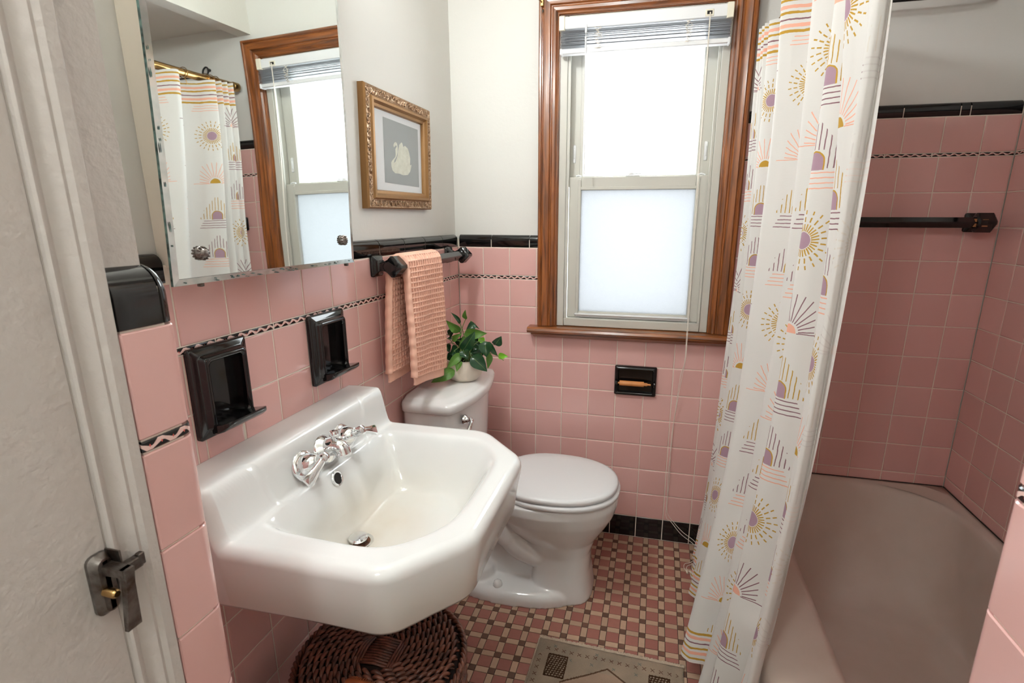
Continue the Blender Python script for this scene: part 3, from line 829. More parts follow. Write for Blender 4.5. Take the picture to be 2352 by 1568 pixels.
# ------------------------------------------------------------ venetian blind
bl = empty('venetian_blind', (.693, -.03, 1.967), 'white metal venetian blind pulled up to the window top', 'blind')
def P(o, child):                       # parent keeping world placement
    child.parent = o; child.matrix_parent_inverse = Matrix.Translation(-Vector(o.location)); return child
def pb(parent, name, *a, m, bev=0, **k): return P(parent, box(name, *a, m, None, bev=bev, **k))
def po(parent, mb, name, m, **k): return P(parent, mb.obj(name, m, None, **k))
pb(bl, 'headrail', .428, .958, -.040, -.012, 1.948, 1.985, m=M['blind'], bev=.002)
for a, b_ in ((.4095, .430), (.9565, .9775)):
    x = pb(bl, 'mounting_bracket', a, b_, -.044, -.008, 1.943, 1.988, m=M['ivory'], bev=.002)
for k in range(24):
    z = 1.889 + k * .0023
    dx = random.uniform(-.0015, .0015); tl = random.uniform(-.0012, .0018)
    ring = lambda x: [(x, -.042, z), (x, -.034, z + .0016 + tl * .3), (x, -.026, z + .0020 + tl), (x, -.017, z + .0006 + tl), (x, -.026, z + .0016 + tl), (x, -.034, z + .0012)]
    po(bl, MB().loft([ring(.416 + dx), ring(.55), ring(.7), ring(.85), ring(.972 + dx)]), 'slat', M['blind'])
po(bl, MB().box(.419, .969, -.043, -.016, 1.869, 1.886, .003), 'bottom_rail', M['blind'])
for x in (.4165, .9685): pb(bl, 'rail_end_cap', x - .003, x + .006, -.0445, -.0145, 1.868, 1.887, m=M['plastic'], bev=.002)
for xc in (.543, .838):
    mb = MB()
    for s_ in (0, 1, 2):
        pts = []
        for k in range(26):
            z = 1.946 - k * .0027
            pts.append((xc + random.uniform(-.011, .011) + s_ * .003, -.0445 - random.uniform(0, .006), z))
        q = []
        for i in range(len(pts) - 1):
            for t in (0, .5): q.append(Vector(pts[i]).lerp(Vector(pts[i + 1]), t))
        mb.tube(q, .0006, 4)
    po(bl, mb, 'ladder_cord', M['cord'])
po(bl, MB().box(.500, .507, -.046, -.040, 1.930, 1.957, .001).tube([(.5035, -.045, 1.93), (.5035, -.046, 1.915)], .001, 6), 'wand_hook', M['plastic'])
po(bl, MB().tube([(.5035, -.046, 1.918), (.508, -.047, 1.70), (.511, -.048, 1.472)], .0032, 6), 'tilt_wand', M['plastic'])
pb(bl, 'cord_lock', .890, .916, -.0425, -.038, 1.952, 1.972, m=M['ivory'], bev=.001)
pb(bl, 'cord_slot', .895, .911, -.0434, -.041, 1.957, 1.967, m=M['dark'])
def smooth_path(pts, n=8):
    P_ = [Vector(p) for p in pts]; out = []
    for i in range(len(P_) - 1):
        p0, p1, p2, p3 = P_[max(i - 1, 0)], P_[i], P_[i + 1], P_[min(i + 2, len(P_) - 1)]
        for k in range(n):
            t = k / n
            out.append(.5 * ((2 * p1) + (-p0 + p2) * t + (2 * p0 - 5 * p1 + 4 * p2 - p3) * t * t + (-p0 + 3 * p1 - 3 * p2 + p3) * t ** 3))
    out.append(P_[-1]); return out
po(bl, MB().tube(smooth_path([(.9035, -.045, 1.962), (.904, -.055, 1.47), (.9065, -.066, .93), (.9065, -.066, .80), (.897, -.045, .74), (.888, -.012, .56), (.882, -.008, .46), (.886, -.008, .30), (.883, -.008, .17), (.886, -.008, .115), (.905, -.010, .10), (.948, -.02, .055), (1.005, -.035, .02), (1.01, -.08, .003), (.985, -.125, .0035), (.962, -.14, .0035), (.957, -.165, .004), (.965, -.190, .006)]), .0011, 5), 'lift_cord', M['cord'])
po(bl, MB().tube(smooth_path([(.9055, -.045, 1.962), (.907, -.055, 1.47), (.9095, -.066, .93), (.9095, -.067, .82), (.902, -.045, .73), (.888, -.010, .55), (.884, -.008, .42), (.880, -.008, .32), (.884, -.008, .22), (.888, -.008, .14), (.92, -.010, .095), (.955, -.02, .065), (1.008, -.03, .03), (1.02, -.09, .003), (.99, -.135, .0035), (.972, -.15, .0035), (.966, -.17, .004), (.977, -.192, .006)]), .0011, 5), 'lift_cord', M['cord'])
for x, y, an in ((.966, -.196, -.5), (.979, -.196, -.9)):
    d = Vector((cos(an) * .5, sin(an), -.1))
    po(bl, MB().lathe([(.0025, 0), (.0028, .004), (.0048, .013), (.0048, .0135), (.004, .0135), (.001, .006)], (x - .002, y + .008, .0095), d=(.35, -1, -.25), n=12), 'cord_tassel', M['ivory'])

# ------------------------------------------------------------ medicine cabinet mirror
xm = .0775
mc = empty('mirrored_cabinet', (0, -1.10, 1.50), 'mirrored medicine cabinet with dark-spotted edges hanging over the sink', 'mirror')
pb(mc, 'cabinet_body', -PW + .0005, .068, -1.304, -.865, 1.232, 2.02, m=M['cream'], bev=.002)
def warp(x, y, z): return x - (z - 1.5) * .006 - .055 * max(0, z - 1.38) ** 2 + .032 * (y + 1.1) * max(0, z - 1.30)   # old glass, slightly bowed
def mir_ring(ins, x):
    q = [(-1.366 + .0665 * 0, 1.210), (-.879, 1.211), (-.838, 2.05), (-1.312, 2.05)]
    c = [(-1.366 + ins, 1.210 + ins), (-.879 - ins, 1.211 + ins), (-.838 - ins, 2.05 - ins), (-1.312 + ins, 2.05 - ins)]
    out = []
    for i in range(4):
        (ya, za), (yb, zb_) = c[i], c[(i + 1) % 4]
        for k in range(24): out.append((ya + (yb - ya) * k / 24, za + (zb_ - za) * k / 24))
    return [(warp(x, y, z), y, z) for y, z in out]
po(mc, MB().loft([mir_ring(0, xm - .006), mir_ring(0, xm - .0015)], cap1=False), 'mirror_edge', M['mirroredge'], smooth=False)
po(mc, MB().loft([mir_ring(0, xm - .0015), mir_ring(.010, xm)], cap0=False, cap1=False), 'mirror_bevel', M['mirrorworn'], smooth=False)
gl = []
for k in range(33):
    t = k / 32; z = 1.2205 + (2.04 - 1.2205) * t; ya = -1.356 + (.054) * t; yb = -.889 + .041 * t
    gl.append([(warp(xm, ya + (yb - ya) * j / 20, z), ya + (yb - ya) * j / 20, z) for j in range(21)])
po(mc, MB().loft(gl, closed=False), 'mirror_glass', M['mirror'], sharp=None)
# spots where the silvering has gone, along the lower edge
mb = MB()
for k in range(46):
    t = random.random() ** .8; y = -1.36 + .47 * t if k < 34 else -1.3655 + (k - 34) * .0025
    z = 1.2135 + random.uniform(-.002, .004) if k < 34 else 1.23 + random.random() * .55
    if k >= 34: y = -1.364 + (z - 1.21) * .0645 + random.uniform(0, .003)
    a, b_ = random.uniform(.0012, .006), random.uniform(.0005, .0014)
    if k >= 34: a, b_ = b_, a * 1.4
    n = 9; ph = random.random() * 6
    pts = [(warp(xm, y, z) - .0010, y + a * cos(2 * pi * i / n) * random.uniform(.6, 1.2), z + b_ * sin(2 * pi * i / n) * random.uniform(.6, 1.2)) for i in range(n)]
    mb.add([(x + .0016, yy_, zz_) for x, yy_, zz_ in pts], [tuple(range(n))])
po(mc, mb, 'silvering_spots', M['mirroredge'], smooth=False)['kind'] = 'stuff'
for y, z in ((-1.31, 1.257), (-.921, 1.264)):
    mb = MB(); mb.lathe([(.010, 0), (.011, .003), (.009, .006), (.0065, .011), (.003, .013)], (xm, y, z), 'x', 20)
    for k in range(12):
        a = 2 * pi * k / 12; mb.lathe([(.0018, 0), (.0018, .004), (.0008, .0055)], (xm + .004, y + cos(a) * .0095, z + sin(a) * .0095), 'x', 6)
    po(mc, mb, 'rosette_clip', M['steel'])
for y in (-1.31, -.90): pb(mc, 'mirror_clip', .066, .074, y - .004, y + .004, 1.204, 1.214, m=M['steel'], bev=.001)

# ------------------------------------------------------------ picture
pf = empty('picture_frame', (.0, -.45, 1.505), 'small gilt frame with a carved border round a swan print', 'picture')
def shy(y, z): return y + (z - 1.505) * .055
def fr_ring(ins, x): return [(x, shy(y, z), z + (y + .45) * .012) for y, z in ((-.658 + ins, 1.343 + ins), (-.241 - ins, 1.343 + ins), (-.241 - ins, 1.668 - ins), (-.658 + ins, 1.668 - ins))]
x0 = -PW
po(pf, MB().loft([fr_ring(0, x0), fr_ring(0, .000), fr_ring(.004, .005)], cap0=True, cap1=False), 'outer_moulding', M['gold'], sharp=20)
fb = po(pf, MB().loft([fr_ring(.004, .005), fr_ring(.010, .001), fr_ring(.020, .001), fr_ring(.026, .004)], cap0=False, cap1=False), 'carved_border', M['goldlight'], sharp=20)
po(pf, MB().loft([fr_ring(.026, .004), fr_ring(.030, .009), fr_ring(.037, .010), fr_ring(.043, .002), fr_ring(.050, .000), fr_ring(.053, -.008)], cap0=False, cap1=False), 'inner_moulding', M['gold'], sharp=20)
mb = MB()
def leafscroll(y, z, ang, sc):
    pts = []
    for k in range(9):
        t = k / 8; a = ang + t * 4.2; r = .0075 * sc * (1 - t * .75)
        pts.append((.0035 + .002 * sin(t * 3), shy(y + cos(a) * r, z + sin(a) * r), z + sin(a) * r))
    mb.tube(pts, [.0022 * (1 - .5 * k / 8) for k in range(9)], 5)
for k in range(30):
    y = -.648 + .397 * (k + .5) / 30
    for z in (1.358, 1.653): leafscroll(y, z + (y + .45) * .012 + random.uniform(-.001, .001), random.random() * 6.28, 1)
for k in range(22):
    z = 1.368 + .275 * (k + .5) / 22
    for y in (-.643, -.256): leafscroll(y, z, random.random() * 6.28, 1)
o = mb.obj('carved_scrolls', M['goldlight']); o.parent = fb
po(pf, MB().loft([fr_ring(.050, -.009), fr_ring(.0501, -.008)], cap0=False), 'mat_board', M['matte'], smooth=False)
art = [(-.548, 1.417), (-.320, 1.417), (-.311, 1.598), (-.539, 1.598)]
po(pf, MB().add([(-.0075, y, z) for y, z in art], [(0, 1, 2, 3)]), 'grey_print', M['artgrey'], smooth=False)
sw = [(-0.469, 1.539), (-0.478, 1.536), (-0.485, 1.528), (-0.483, 1.522), (-0.476, 1.525), (-0.469, 1.53), (-0.464, 1.527), (-0.474, 1.518), (-0.474, 1.502), (-0.477, 1.495), (-0.498, 1.483), (-0.504, 1.477), (-0.505, 1.466), (-0.5, 1.455), (-0.485, 1.448), (-0.456, 1.449), (-0.431, 1.446), (-0.398, 1.45), (-0.381, 1.462), (-0.369, 1.483), (-0.381, 1.481), (-0.376, 1.501), (-0.382, 1.517), (-0.39, 1.53), (-0.409, 1.536), (-0.421, 1.531), (-0.426, 1.541), (-0.432, 1.543), (-0.447, 1.534), (-0.455, 1.518), (-0.463, 1.499), (-0.476, 1.483), (-0.487, 1.477), (-0.484, 1.485), (-0.469, 1.497), (-0.460, 1.511), (-0.457, 1.524), (-0.461, 1.536)]
po(pf, MB().add([(-.0071, y, z) for y, z in sw], [tuple(range(len(sw)))]), 'swan_shape', M['swan'], smooth=False)
po(pf, MB().add([(-.0050, -.612, 1.378), (-.0050, -.277, 1.378), (-.0050, -.262, 1.632), (-.0050, -.60, 1.632)], [(0, 1, 2, 3)]), 'picture_glass', M['picglass'], smooth=False)

# ------------------------------------------------------------ black ceramic fittings
def rr(x0, x1, z0, z1, r, n=5):
    out = []
    for cx, cz, a0 in ((x1 - r, z0 + r, -pi / 2), (x1 - r, z1 - r, 0), (x0 + r, z1 - r, pi / 2), (x0 + r, z0 + r, pi)):
        for k in range(n + 1):
            a = a0 + k / n * pi / 2; out.append((cx + r * cos(a), cz + r * sin(a)))
    return out
def soap(y0, y1, z0, z1, label):
    e = empty('soap_dish', (0, (y0 + y1) / 2, z0), label, 'soap dish')
    rings = []
    for ins, x, r in ((0, .0006, .006), (0, .0075, .006), (.003, .0105, .006), (.012, .0125, .007), (.0150, .0150, .007), (.0165, .0220, .008), (.0185, .0250, .009), (.0220, .0262, .009), (.0255, .0245, .010), (.0270, .0200, .010), (.0285, .008, .010), (.030, -.028, .010), (.034, -.040, .012), (.045, -.044, .010)):
        rings.append([(x, a, b_) for a, b_ in rr(y0 + ins, y1 - ins, z0 + ins, z1 - ins, r)])
    po(e, MB().loft(rings), 'recessed_frame', M['black'], sharp=60)
    # projecting lip
    rings = []
    for x, ins, dz, th in ((-.035, .031, 0, .010), (.010, .031, 0, .011), (.018, .018, -.004, .017), (.03, .016, -.002, .016), (.044, .015, .003, .013), (.054, .018, .010, .009), (.059, .026, .016, .004)):
        rings.append([(x, a, b_) for a, b_ in rr(y0 + ins, y1 - ins, z0 + .016 + dz - th * .2, z0 + .016 + dz + th, min(.004, th * .4))])
    po(e, MB().loft(rings), 'dish_lip', M['black'], sharp=60)
    for k in range(5):
        y = y0 + .035 + k * (y1 - y0 - .07) / 4
        po(e, MB().tube([(.008, y, z0 + .0285), (.036, y, z0 + .0285)], .002, 6), 'drain_ridge', M['black'])
    return e
soap(-1.300, -1.168, .921, 1.090, 'black ceramic recessed soap dish nearest the closet, above the sink end')
soap(-.974, -.836, .921, 1.091, 'black ceramic recessed soap dish on pink tile between mirror and towel')
# toilet paper holder
tp = empty('toilet_paper_holder', (.73, 0, .636), 'black ceramic recessed paper holder with empty wooden roller under the window', 'paper holder')
rings = []
for ins, y, r in ((0, -.0006, .006), (0, -.008, .006), (.004, -.014, .006), (.010, -.017, .006), (.013, -.016, .005), (.016, -.006, .005), (.018, .030, .006), (.024, .040, .008), (.035, .043, .006)):
    rings.append([(a, y, b_) for a, b_ in rr(.648 + ins, .8105 - ins, .636 + ins, .7565 - ins, r)])
po(tp, MB().loft(rings), 'recessed_frame', M['black'], sharp=60)
for x, s_ in ((.659, 1), (.7995, -1)):
    po(tp, MB().lathe([(.014, 0), (.014, .004), (.011, .009), (.006, .011)], (x - s_ * .006, -.021, .689), d=(s_, 0, 0), n=16), 'roller_socket', M['black'])
ro = po(tp, MB().lathe([(.0035, 0), (.0035, .006), (.0095, .006), (.0102, .008), (.0102, .098), (.0095, .100), (.0065, .100), (.0065, .113), (.0035, .113), (.0035, .126)], (.6635, -.026, .6905), 'x', 20), 'wooden_roller', M['rollwood'], sharp=30)

def sq(c, ax, r, rot=True):
    """square ring of half-diagonal r around an axis through c"""
    out = []
    for k in range(4):
        a = k * pi / 2 + (0 if rot else pi / 4)
        u_, v_ = cos(a) * r, sin(a) * r
        out.append((c[0] + u_, c[1], c[2] + v_) if ax == 'y' else (c[0], c[1] + u_, c[2] + v_))
    return out
def bsq(c, ax, r, rot=True):
    q = [Vector(p) for p in sq(c, ax, r, rot)]; out = []
    for i in range(4):
        for t in (.12, .88): out.append(q[i].lerp(q[(i + 1) % 4], t))
    return out
def bar_bracket(e, wall, u, z, out_, head=True, bare=False):
    """square base on the wall, waisted post, diamond block"""
    R_ = []
    for d, h in ((.0006, .030), (.006, .030), (.010, .026), (.014, .018), (.024, .0135), (.036, .0145), (.044, .018), (.052, .019)):
        q = rr(u - h, u + h, z - h, z + h, h * .2, 2)
        R_.append([(d, a, b_) if wall == 'left' else (a, -d, b_) for a, b_ in q])
    mb = MB().loft(R_)
    if wall == 'back': mb.f = [tuple(reversed(f)) for f in mb.f]
    b0 = po(e, mb, 'bar_bracket', M['black'], sharp=50)
    c = out_
    if wall == 'left': rings = [bsq((c, u + d, z), 'y', r) for d, r in ((-.024, .028), (-.021, .0335), (.016, .0335), (.021, .027))]
    else: rings = [bsq((u + d, -c, z), 'x', r) for d, r in ((-.026, .028), (-.021, .034), (.021, .034), (.026, .028))]
    mb = MB().loft(rings)
    h = mb.obj('diamond_block', M['black'], sharp=35); h.parent = b0
    return b0
tb = empty('towel_bar', (0, -.38, 1.18), 'black ceramic towel bar on the left wall holding a waffle towel', 'towel bar')
bar_bracket(tb, 'left', -.648, 1.182, .064); bar_bracket(tb, 'left', -.112, 1.182, .064)
po(tb, MB().loft([bsq((.064, y, 1.182), 'y', .0185) for y in (-.635, -.125)]), 'square_bar', M['black'], sharp=35)
t2 = empty('towel_bar', (1.45, 0, 1.308), 'black ceramic towel bar on the pink wall over the tub', 'towel bar')
bar_bracket(t2, 'back', 1.772, 1.308, .052); bar_bracket(t2, 'back', 1.17, 1.308, .052)
po(t2, MB().loft([bsq((x, -.052, 1.308), 'x', .0185) for x in (1.18, 1.758)]), 'square_bar', M['black'], sharp=35)
po(t2, MB().box(1.757, 1.772, -.0775, -.0755, 1.296, 1.318).box(1.742, 1.7465, -.068, -.050, 1.295, 1.320), 'glaze_chip', M['copper'], smooth=False)

# wire hanger-bar on the back wall above the tub tiles
wr = empty('wall_rack', (1.40, PW, 1.95), 'thin black wire rack with a loop high on the wall over the tub', 'wall rack')
po(wr, MB().tube(smooth_path([(1.72, .012, 1.955), (1.60, -.05, 1.95), (1.44, -.085, 1.948), (1.27, -.085, 1.947), (1.222, -.068, 1.946), (1.214, -.055, 1.946), (1.222, -.042, 1.947), (1.248, -.022, 1.950), (1.268, -.010, 1.966), (1.269, -.004, 1.988), (1.257, -.001, 1.999), (1.245, -.004, 1.988), (1.246, -.010, 1.966), (1.268, -.024, 1.950), (1.32, -.038, 1.950), (1.44, -.042, 1.951), (1.60, -.03, 1.953), (1.72, .012, 1.955)], 6), .0035, 8), 'bent_wire', M['blackwire'])
po(wr, MB().lathe([(.007, 0), (.007, .004), (.004, .009)], (1.257, PW, 1.990), d=(0, -1, 0), n=12), 'mounting_screw', M['blackwire'])

# ------------------------------------------------------------ towel
def towel():
    CELL = .0155; sub = 10
    wid = .232; nw = int(wid / CELL) * sub; path = []
    xb, zb = .064, 1.182; r = .0245
    Lf, Lb = .375, .33
    for k in range(60): path.append((xb - r - .004 * sin(k / 59 * pi) - .001, zb - Lb * (1 - k / 59) - .004))
    for k in range(1, 14):
        a = pi - k / 14 * pi; path.append((xb + r * cos(a), zb + r * sin(a) * 1.05))
    for k in range(60): path.append((xb + r + .010 * sin(k / 59 * 1.5), zb - Lf * k / 59))
    d = [0]
    for i in range(1, len(path)): d.append(d[-1] + math.dist(path[i], path[i - 1]))
    Ltot = d[-1]; nl = int(Ltot / CELL) * sub
    D = np.array(d); Pp = np.array(path)
    s_ = np.linspace(0, Ltot, nl + 1)
    cx = np.interp(s_, D, Pp[:, 0]); cz = np.interp(s_, D, Pp[:, 1])
    tx_ = np.gradient(cx, s_); tz_ = np.gradient(cz, s_); L_ = np.hypot(tx_, tz_); nx, nz = -tz_ / L_, tx_ / L_
    V = []; F = []
    for side in (1, -1):
        base = len(V)
        for i in range(nl + 1):
            fb = s_[i] / Ltot
            back_ = fb < .47
            # the cloth spreads a little toward the hem, front slides toward the window
            for j in range(nw + 1):
                t = j / nw
                hz = max(0, zb - cz[i])
                y = -.634 + t * wid + (t - .35) * hz * .05 - hz * .02
                if back_: y = -.640 + t * wid - hz * .13 * (1 - t) * 1.0 - .006
                ui = (s_[i] / CELL) % 1; uj = (t * wid / CELL) % 1
                du, dj = abs(ui - .5) * 2, abs(uj - .5) * 2
                hem = min(s_[i], Ltot - s_[i]) < .024
                m_ = max(du, dj)
                h = min(1, max(0, m_ - .40) / .38) ** 1.2 * .0100
                if hem: h = .002 + .0009 * (1 if int(uj * 4) % 2 else 0)
                fold = .004 * sin(t * 7 + fb * 5) * min(1, hz * 6) + .010 * (t ** 2) * min(1, hz * 3) * (0 if back_ else 1)
                off = side * (.0012 + h) + (fold if not back_ else fold * .5 + .004)
                if not back_ and hz < .01: off = side * (.0012 + h) + .001
                V.append((cx[i] + nx[i] * -off * 1.0, y + .0012 * sin(s_[i] * 180), cz[i] - nz[i] * off + ((.024 - .040 * t) * hz / .375 if not back_ else 0)))
        for i in range(nl):
            for j in range(nw):
                a = base + i * (nw + 1) + j; q = (a, a + 1, a + nw + 2, a + nw + 1)
                F.append(q if side > 0 else q[::-1])
    n1 = (nl + 1) * (nw + 1)
    for i in range(nl):
        for j in (0, nw):
            a = i * (nw + 1) + j; b_ = a + nw + 1; F.append((a, b_, b_ + n1, a + n1))
    for i in (0, nl):
        for j in range(nw):
            a = i * (nw + 1) + j; F.append((a, a + 1, a + 1 + n1, a + n1))
    me = bpy.data.meshes.new('waffle_towel'); me.from_pydata(V, [], F); me.update()
    o = link('waffle_towel', me, M['towel'], sharp=None)
    tag(o, 'salmon pink waffle-weave hand towel folded over the black bar', 'towel')
towel()

# ------------------------------------------------------------ sink
def make_sink():
    y0, y1 = -1.392, -.808; yc = (y0 + y1) / 2
    cp = [(-.0005, y0), (.405, y0), (.512, y0 + .130), (.512, y1 - .128), (.385, y1), (-.0005, y1)]
    N = 340
    outer = resample(poly_outline([(x, y, 0) for x, y in cp], [.002, .075, .075, .085, .085, .002], 12), N)
    c = Vector((.25, yc, 0))
    # height field
    res = .002; gx = np.arange(-.03, .56, res); gy = np.arange(y0 - .03, y1 + .03, res)
    XX, YY = np.meshgrid(gx, gy, indexing='ij')
    inner = [(.120, y0 + .075), (.375, y0 + .060), (.458, y0 + .155), (.458, y1 - .145), (.385, y1 - .062), (.120, y1 - .075)]
    k = 55
    acc = np.zeros_like(XX)
    for i in range(len(inner)):
        p, q = np.array(inner[i]), np.array(inner[(i + 1) % len(inner)]); e = q - p; n = np.array([e[1], -e[0]]) / np.hypot(*e)
        d = (XX - p[0]) * n[0] + (YY - p[1]) * n[1]
        acc += np.exp(np.clip(k * d, -60, 60))
    sd = -np.log(acc) / k                        # positive inside
    s1 = np.clip((sd + .004) / .085, 0, 1); dep = .116 * (s1 * s1 * (3 - 2 * s1)) ** .8
    rd = np.hypot(XX - .205, YY + 1.147)
    dep += .022 * np.clip(1 - rd / .24, 0, 1) * np.clip(s1 * 1.3, 0, 1)
    H = .785 - dep
    led = np.clip((.108 - XX) / .012, 0, 1)
    ends = np.clip((YY - y0 + .02) / .01, 0, 1)
    H = np.maximum(H, .785 - dep * 0 - 1 + 0 * H)
    H = H * (1 - led) + .880 * led
    # slanted face under the ledge carries the taps
    face = .880 - (XX - .100) * 2.75
    H = np.where((XX > .100) & (XX < .19), np.maximum(H, np.minimum(.872, face) * (np.clip(sd / .03 + .2, 0, 1)) + H * (1 - np.clip(sd / .03 + .2, 0, 1))), H)
    ker = np.exp(-np.arange(-9, 10) ** 2 / (2 * 3.0 ** 2)); ker /= ker.sum()
    Hp = np.pad(H, 9, mode='edge')
    Hp = np.apply_along_axis(lambda a: np.convolve(a, ker, 'valid'), 0, Hp); Hp = np.apply_along_axis(lambda a: np.convolve(a, ker, 'valid'), 1, Hp)
    def hz(x, y):
        fx = min(max((x - gx[0]) / res, 0), len(gx) - 2.001); fy = min(max((y - gy[0]) / res, 0), len(gy) - 2.001); i, j = int(fx), int(fy); a, b_ = fx - i, fy - j
        return Hp[i, j] * (1 - a) * (1 - b_) + Hp[i + 1, j] * a * (1 - b_) + Hp[i, j + 1] * (1 - a) * b_ + Hp[i + 1, j + 1] * a * b_
    rings = []
    def apron(scale_in, z): return [Vector((max(p.x - scale_in * (1 if p.x > .02 else 0), -.0005) if p.x > .3 else p.x, p.y + (scale_in if p.y < yc else -scale_in) * min(1, 1), z)) for p in outer]
    def ring_in(z, ins):
        out = []
        for p in outer:
            dvec = (p - c); L = dvec.length; q = p - dvec / L * ins
            if p.x < .001: q = Vector((-.0005, q.y, 0))
            out.append(Vector((max(q.x, -.0005), q.y, z)))
        return out
    rings.append(ring_in(.640, .07)); rings.append(ring_in(.648, .034)); rings.append(ring_in(.652, .024)); rings.append(ring_in(.662, .017))
    rings.append(ring_in(.72, .008)); 
    RO = .022
    def roll(t):   # t angle 0..pi/2
        out = []
        for p in outer:
            dvec = (p - c); L = dvec.length; ins = RO * (1 - cos(t))
            q = p - dvec / L * ins
            if p.x < .001: q = Vector((-.0005, q.y, 0))
            qq = p - dvec / L * RO
            top = hz(max(qq.x, .0), qq.y)
            out.append(Vector((max(q.x, -.0005), q.y, top - RO * (1 - sin(t)))))
        return out
    for t in (0, .25, .5, .75, 1.0, 1.25, pi / 2): rings.append(roll(t))
    K = 130
    for kk in range(1, K + 1):
        f = max(1 - kk / K, .001); ring = []
        for p in outer:
            dvec = (p - c); L = dvec.length; start = (L - RO) / L
            q = c + dvec * start * f
            if p.x < .001: q = Vector((-.0005 * f + c.x * (1 - f), c.y + (p.y - c.y) * start * f, 0))
            ring.append(Vector((q.x, q.y, hz(max(q.x, 0), q.y))))
        rings.append(ring)
    e = empty('wall_sink', (0, yc, .655), 'large white porcelain wall-hung sink with chamfered corners and stained basin', 'sink')
    po(e, MB().loft(rings, cap1=True), 'basin', M['sink'], sharp=None)
    return e, hz
sink, hz = make_sink()
nrm = Vector((.90, 0, .43)).normalized()
def fx(y, z):     # point on the sloping face under the ledge
    x = .10
    while x < .2 and hz(x, y) > z: x += .0005
    return Vector((x, y, z))
esc = [(.0, 0), (.0335, 0), (.0340, .003), (.031, .0075), (.0255, .010), (.0235, .0105), (.023, .013), (.0215, .020), (.0150, .031), (.0105, .035), (.009, .036), (.009, .040), (.0115, .042), (.0115, .043)]
for i, (y, z, d2) in enumerate(((-1.163, .820, (.04, -.92, -.40)), (-1.026, .824, (.06, .93, -.36)))):
    p = fx(y, z)
    po(sink, MB().lathe(esc, p, d=nrm, n=28), 'tap_escutcheon', M['chrome'], sharp=50)
    hub = p + nrm * .042
    d2 = Vector(d2).normalized()
    tip = hub + nrm * .014
    mb = MB().tube([hub, hub + nrm * .008, hub + nrm * .019, hub + nrm * .0215], [.0105, .0115, .0105, .005], 16)
    side = d2.cross(nrm).normalized()
    R_ = []
    for s_, wdt, th, up in ((-.002, .009, .008, 0), (.012, .0075, .0065, .002), (.032, .0085, .005, .003), (.058, .0120, .0036, .002), (.0645, .0115, .0026, .0015)):
        cc = hub + nrm * (.010 + up) + d2 * s_
        R_.append([cc + side * (wdt * a) + nrm * (th * b_) for a, b_ in ((1, .5), (.6, 1), (-.6, 1), (-1, .5), (-1, -.5), (-.6, -1), (.6, -1), (1, -.5))])
    mb.loft(R_)
    po(sink, mb, 'lever_handle', M['chrome'], sharp=50)
p = fx(-1.093, .826)
po(sink, MB().lathe([(.0, 0), (.034, 0), (.034, .003), (.031, .008), (.026, .012), (.021, .017)], p, d=nrm, n=28), 'spout_flange', M['chrome'])
pts = [p + nrm * .006, p + nrm * .020, p + nrm * .032 + Vector((0, 0, -.002)), p + nrm * .044 + Vector((0, 0, -.009)), p + nrm * .051 + Vector((0, 0, -.020)), p + nrm * .052 + Vector((0, 0, -.029))]
po(sink, MB().tube(smooth_path(pts, 5), [.0225 - .0065 * min(1, k / 12) + (.0015 if k > 21 else 0) for k in range(26)], 20), 'spout', M['chrome'])
po(sink, MB().tube([p + nrm * .026 + Vector((0, 0, .010)), p + nrm * .030 + Vector((0, 0, .021))], .0045, 12).lathe([(.002, 0), (.0095, .003), (.0105, .008), (.008, .013), (.002, .015)], p + nrm * .031 + Vector((0, 0, .019)), n=16), 'drain_lift_knob', M['chrome'])
of = fx(-1.108, .768)
n2 = Vector((.93, 0, .36)).normalized()
po(sink, MB().lathe([(.017, -.004), (.0172, .001), (.0155, .003), (.0125, .0028), (.0115, .0)], of + n2 * .001, d=n2, n=28), 'overflow_ring', M['chrome'])
po(sink, MB().lathe([(.0118, 0), (.0118, .0015)], of + n2 * .0004, d=n2, n=24), 'overflow_hole', M['dark'])
dz = hz(.205, -1.147)
po(sink, MB().lathe([(.0335, -.001), (.0335, .0012), (.031, .0018)], (.205, -1.147, dz), n=32), 'rust_ring', M['rust'])
po(sink, MB().lathe([(.0315, 0), (.031, .003), (.025, .0022), (.022, -.0)], (.205, -1.147, dz), n=32), 'drain_flange', M['chrome'])
po(sink, MB().lathe([(.0218, .0005), (.0218, .0016)], (.205, -1.147, dz), n=24), 'drain_hole', M['dark'])
po(sink, MB().lathe([(.006, 0), (.006, .006), (.0195, .009), (.020, .0125), (.018, .0145), (.004, .0155)], (.205, -1.147, dz + .001), n=28), 'pop_up_stopper', M['chrome'])

# ------------------------------------------------------------ toilet
def egg(xb, xf, hw, z, cy=-.355, n=48, pw=2.2, blunt=.0):
    cx = xb + (xf - xb) * .45; out = []
    for k in range(n):
        a = 2 * pi * k / n; ca, sa = cos(a), sin(a)
        e = 2 / pw
        rx = (xf - cx) if ca > 0 else (cx - xb)
        out.append((cx + rx * math.copysign(abs(ca) ** e, ca), cy + hw * math.copysign(abs(sa) ** e, sa), z))
    return out
toilet = empty('toilet', (.35, -.355, 0), 'white two-piece toilet with its lid closed between sink and window wall', 'toilet')
mb = MB()
mb.loft([egg(.40, .628, .120, 0, pw=3), egg(.40, .624, .118, .03, pw=3), egg(.405, .614, .110, .10, pw=3), egg(.40, .614, .106, .17, pw=2.8), egg(.36, .630, .116, .215), egg(.29, .662, .142, .265), egg(.25, .690, .165, .315), egg(.22, .703, .178, .36), egg(.20, .703, .178, .392)], )
mb.loft([egg(.10, .600, .166, 0, pw=2.6), egg(.10, .598, .165, .028, pw=2.6), egg(.11, .59, .158, .042, pw=2.6), egg(.13, .58, .145, .050, pw=2.6)])
body = po(toilet, mb, 'bowl', M['porc'], sharp=None)
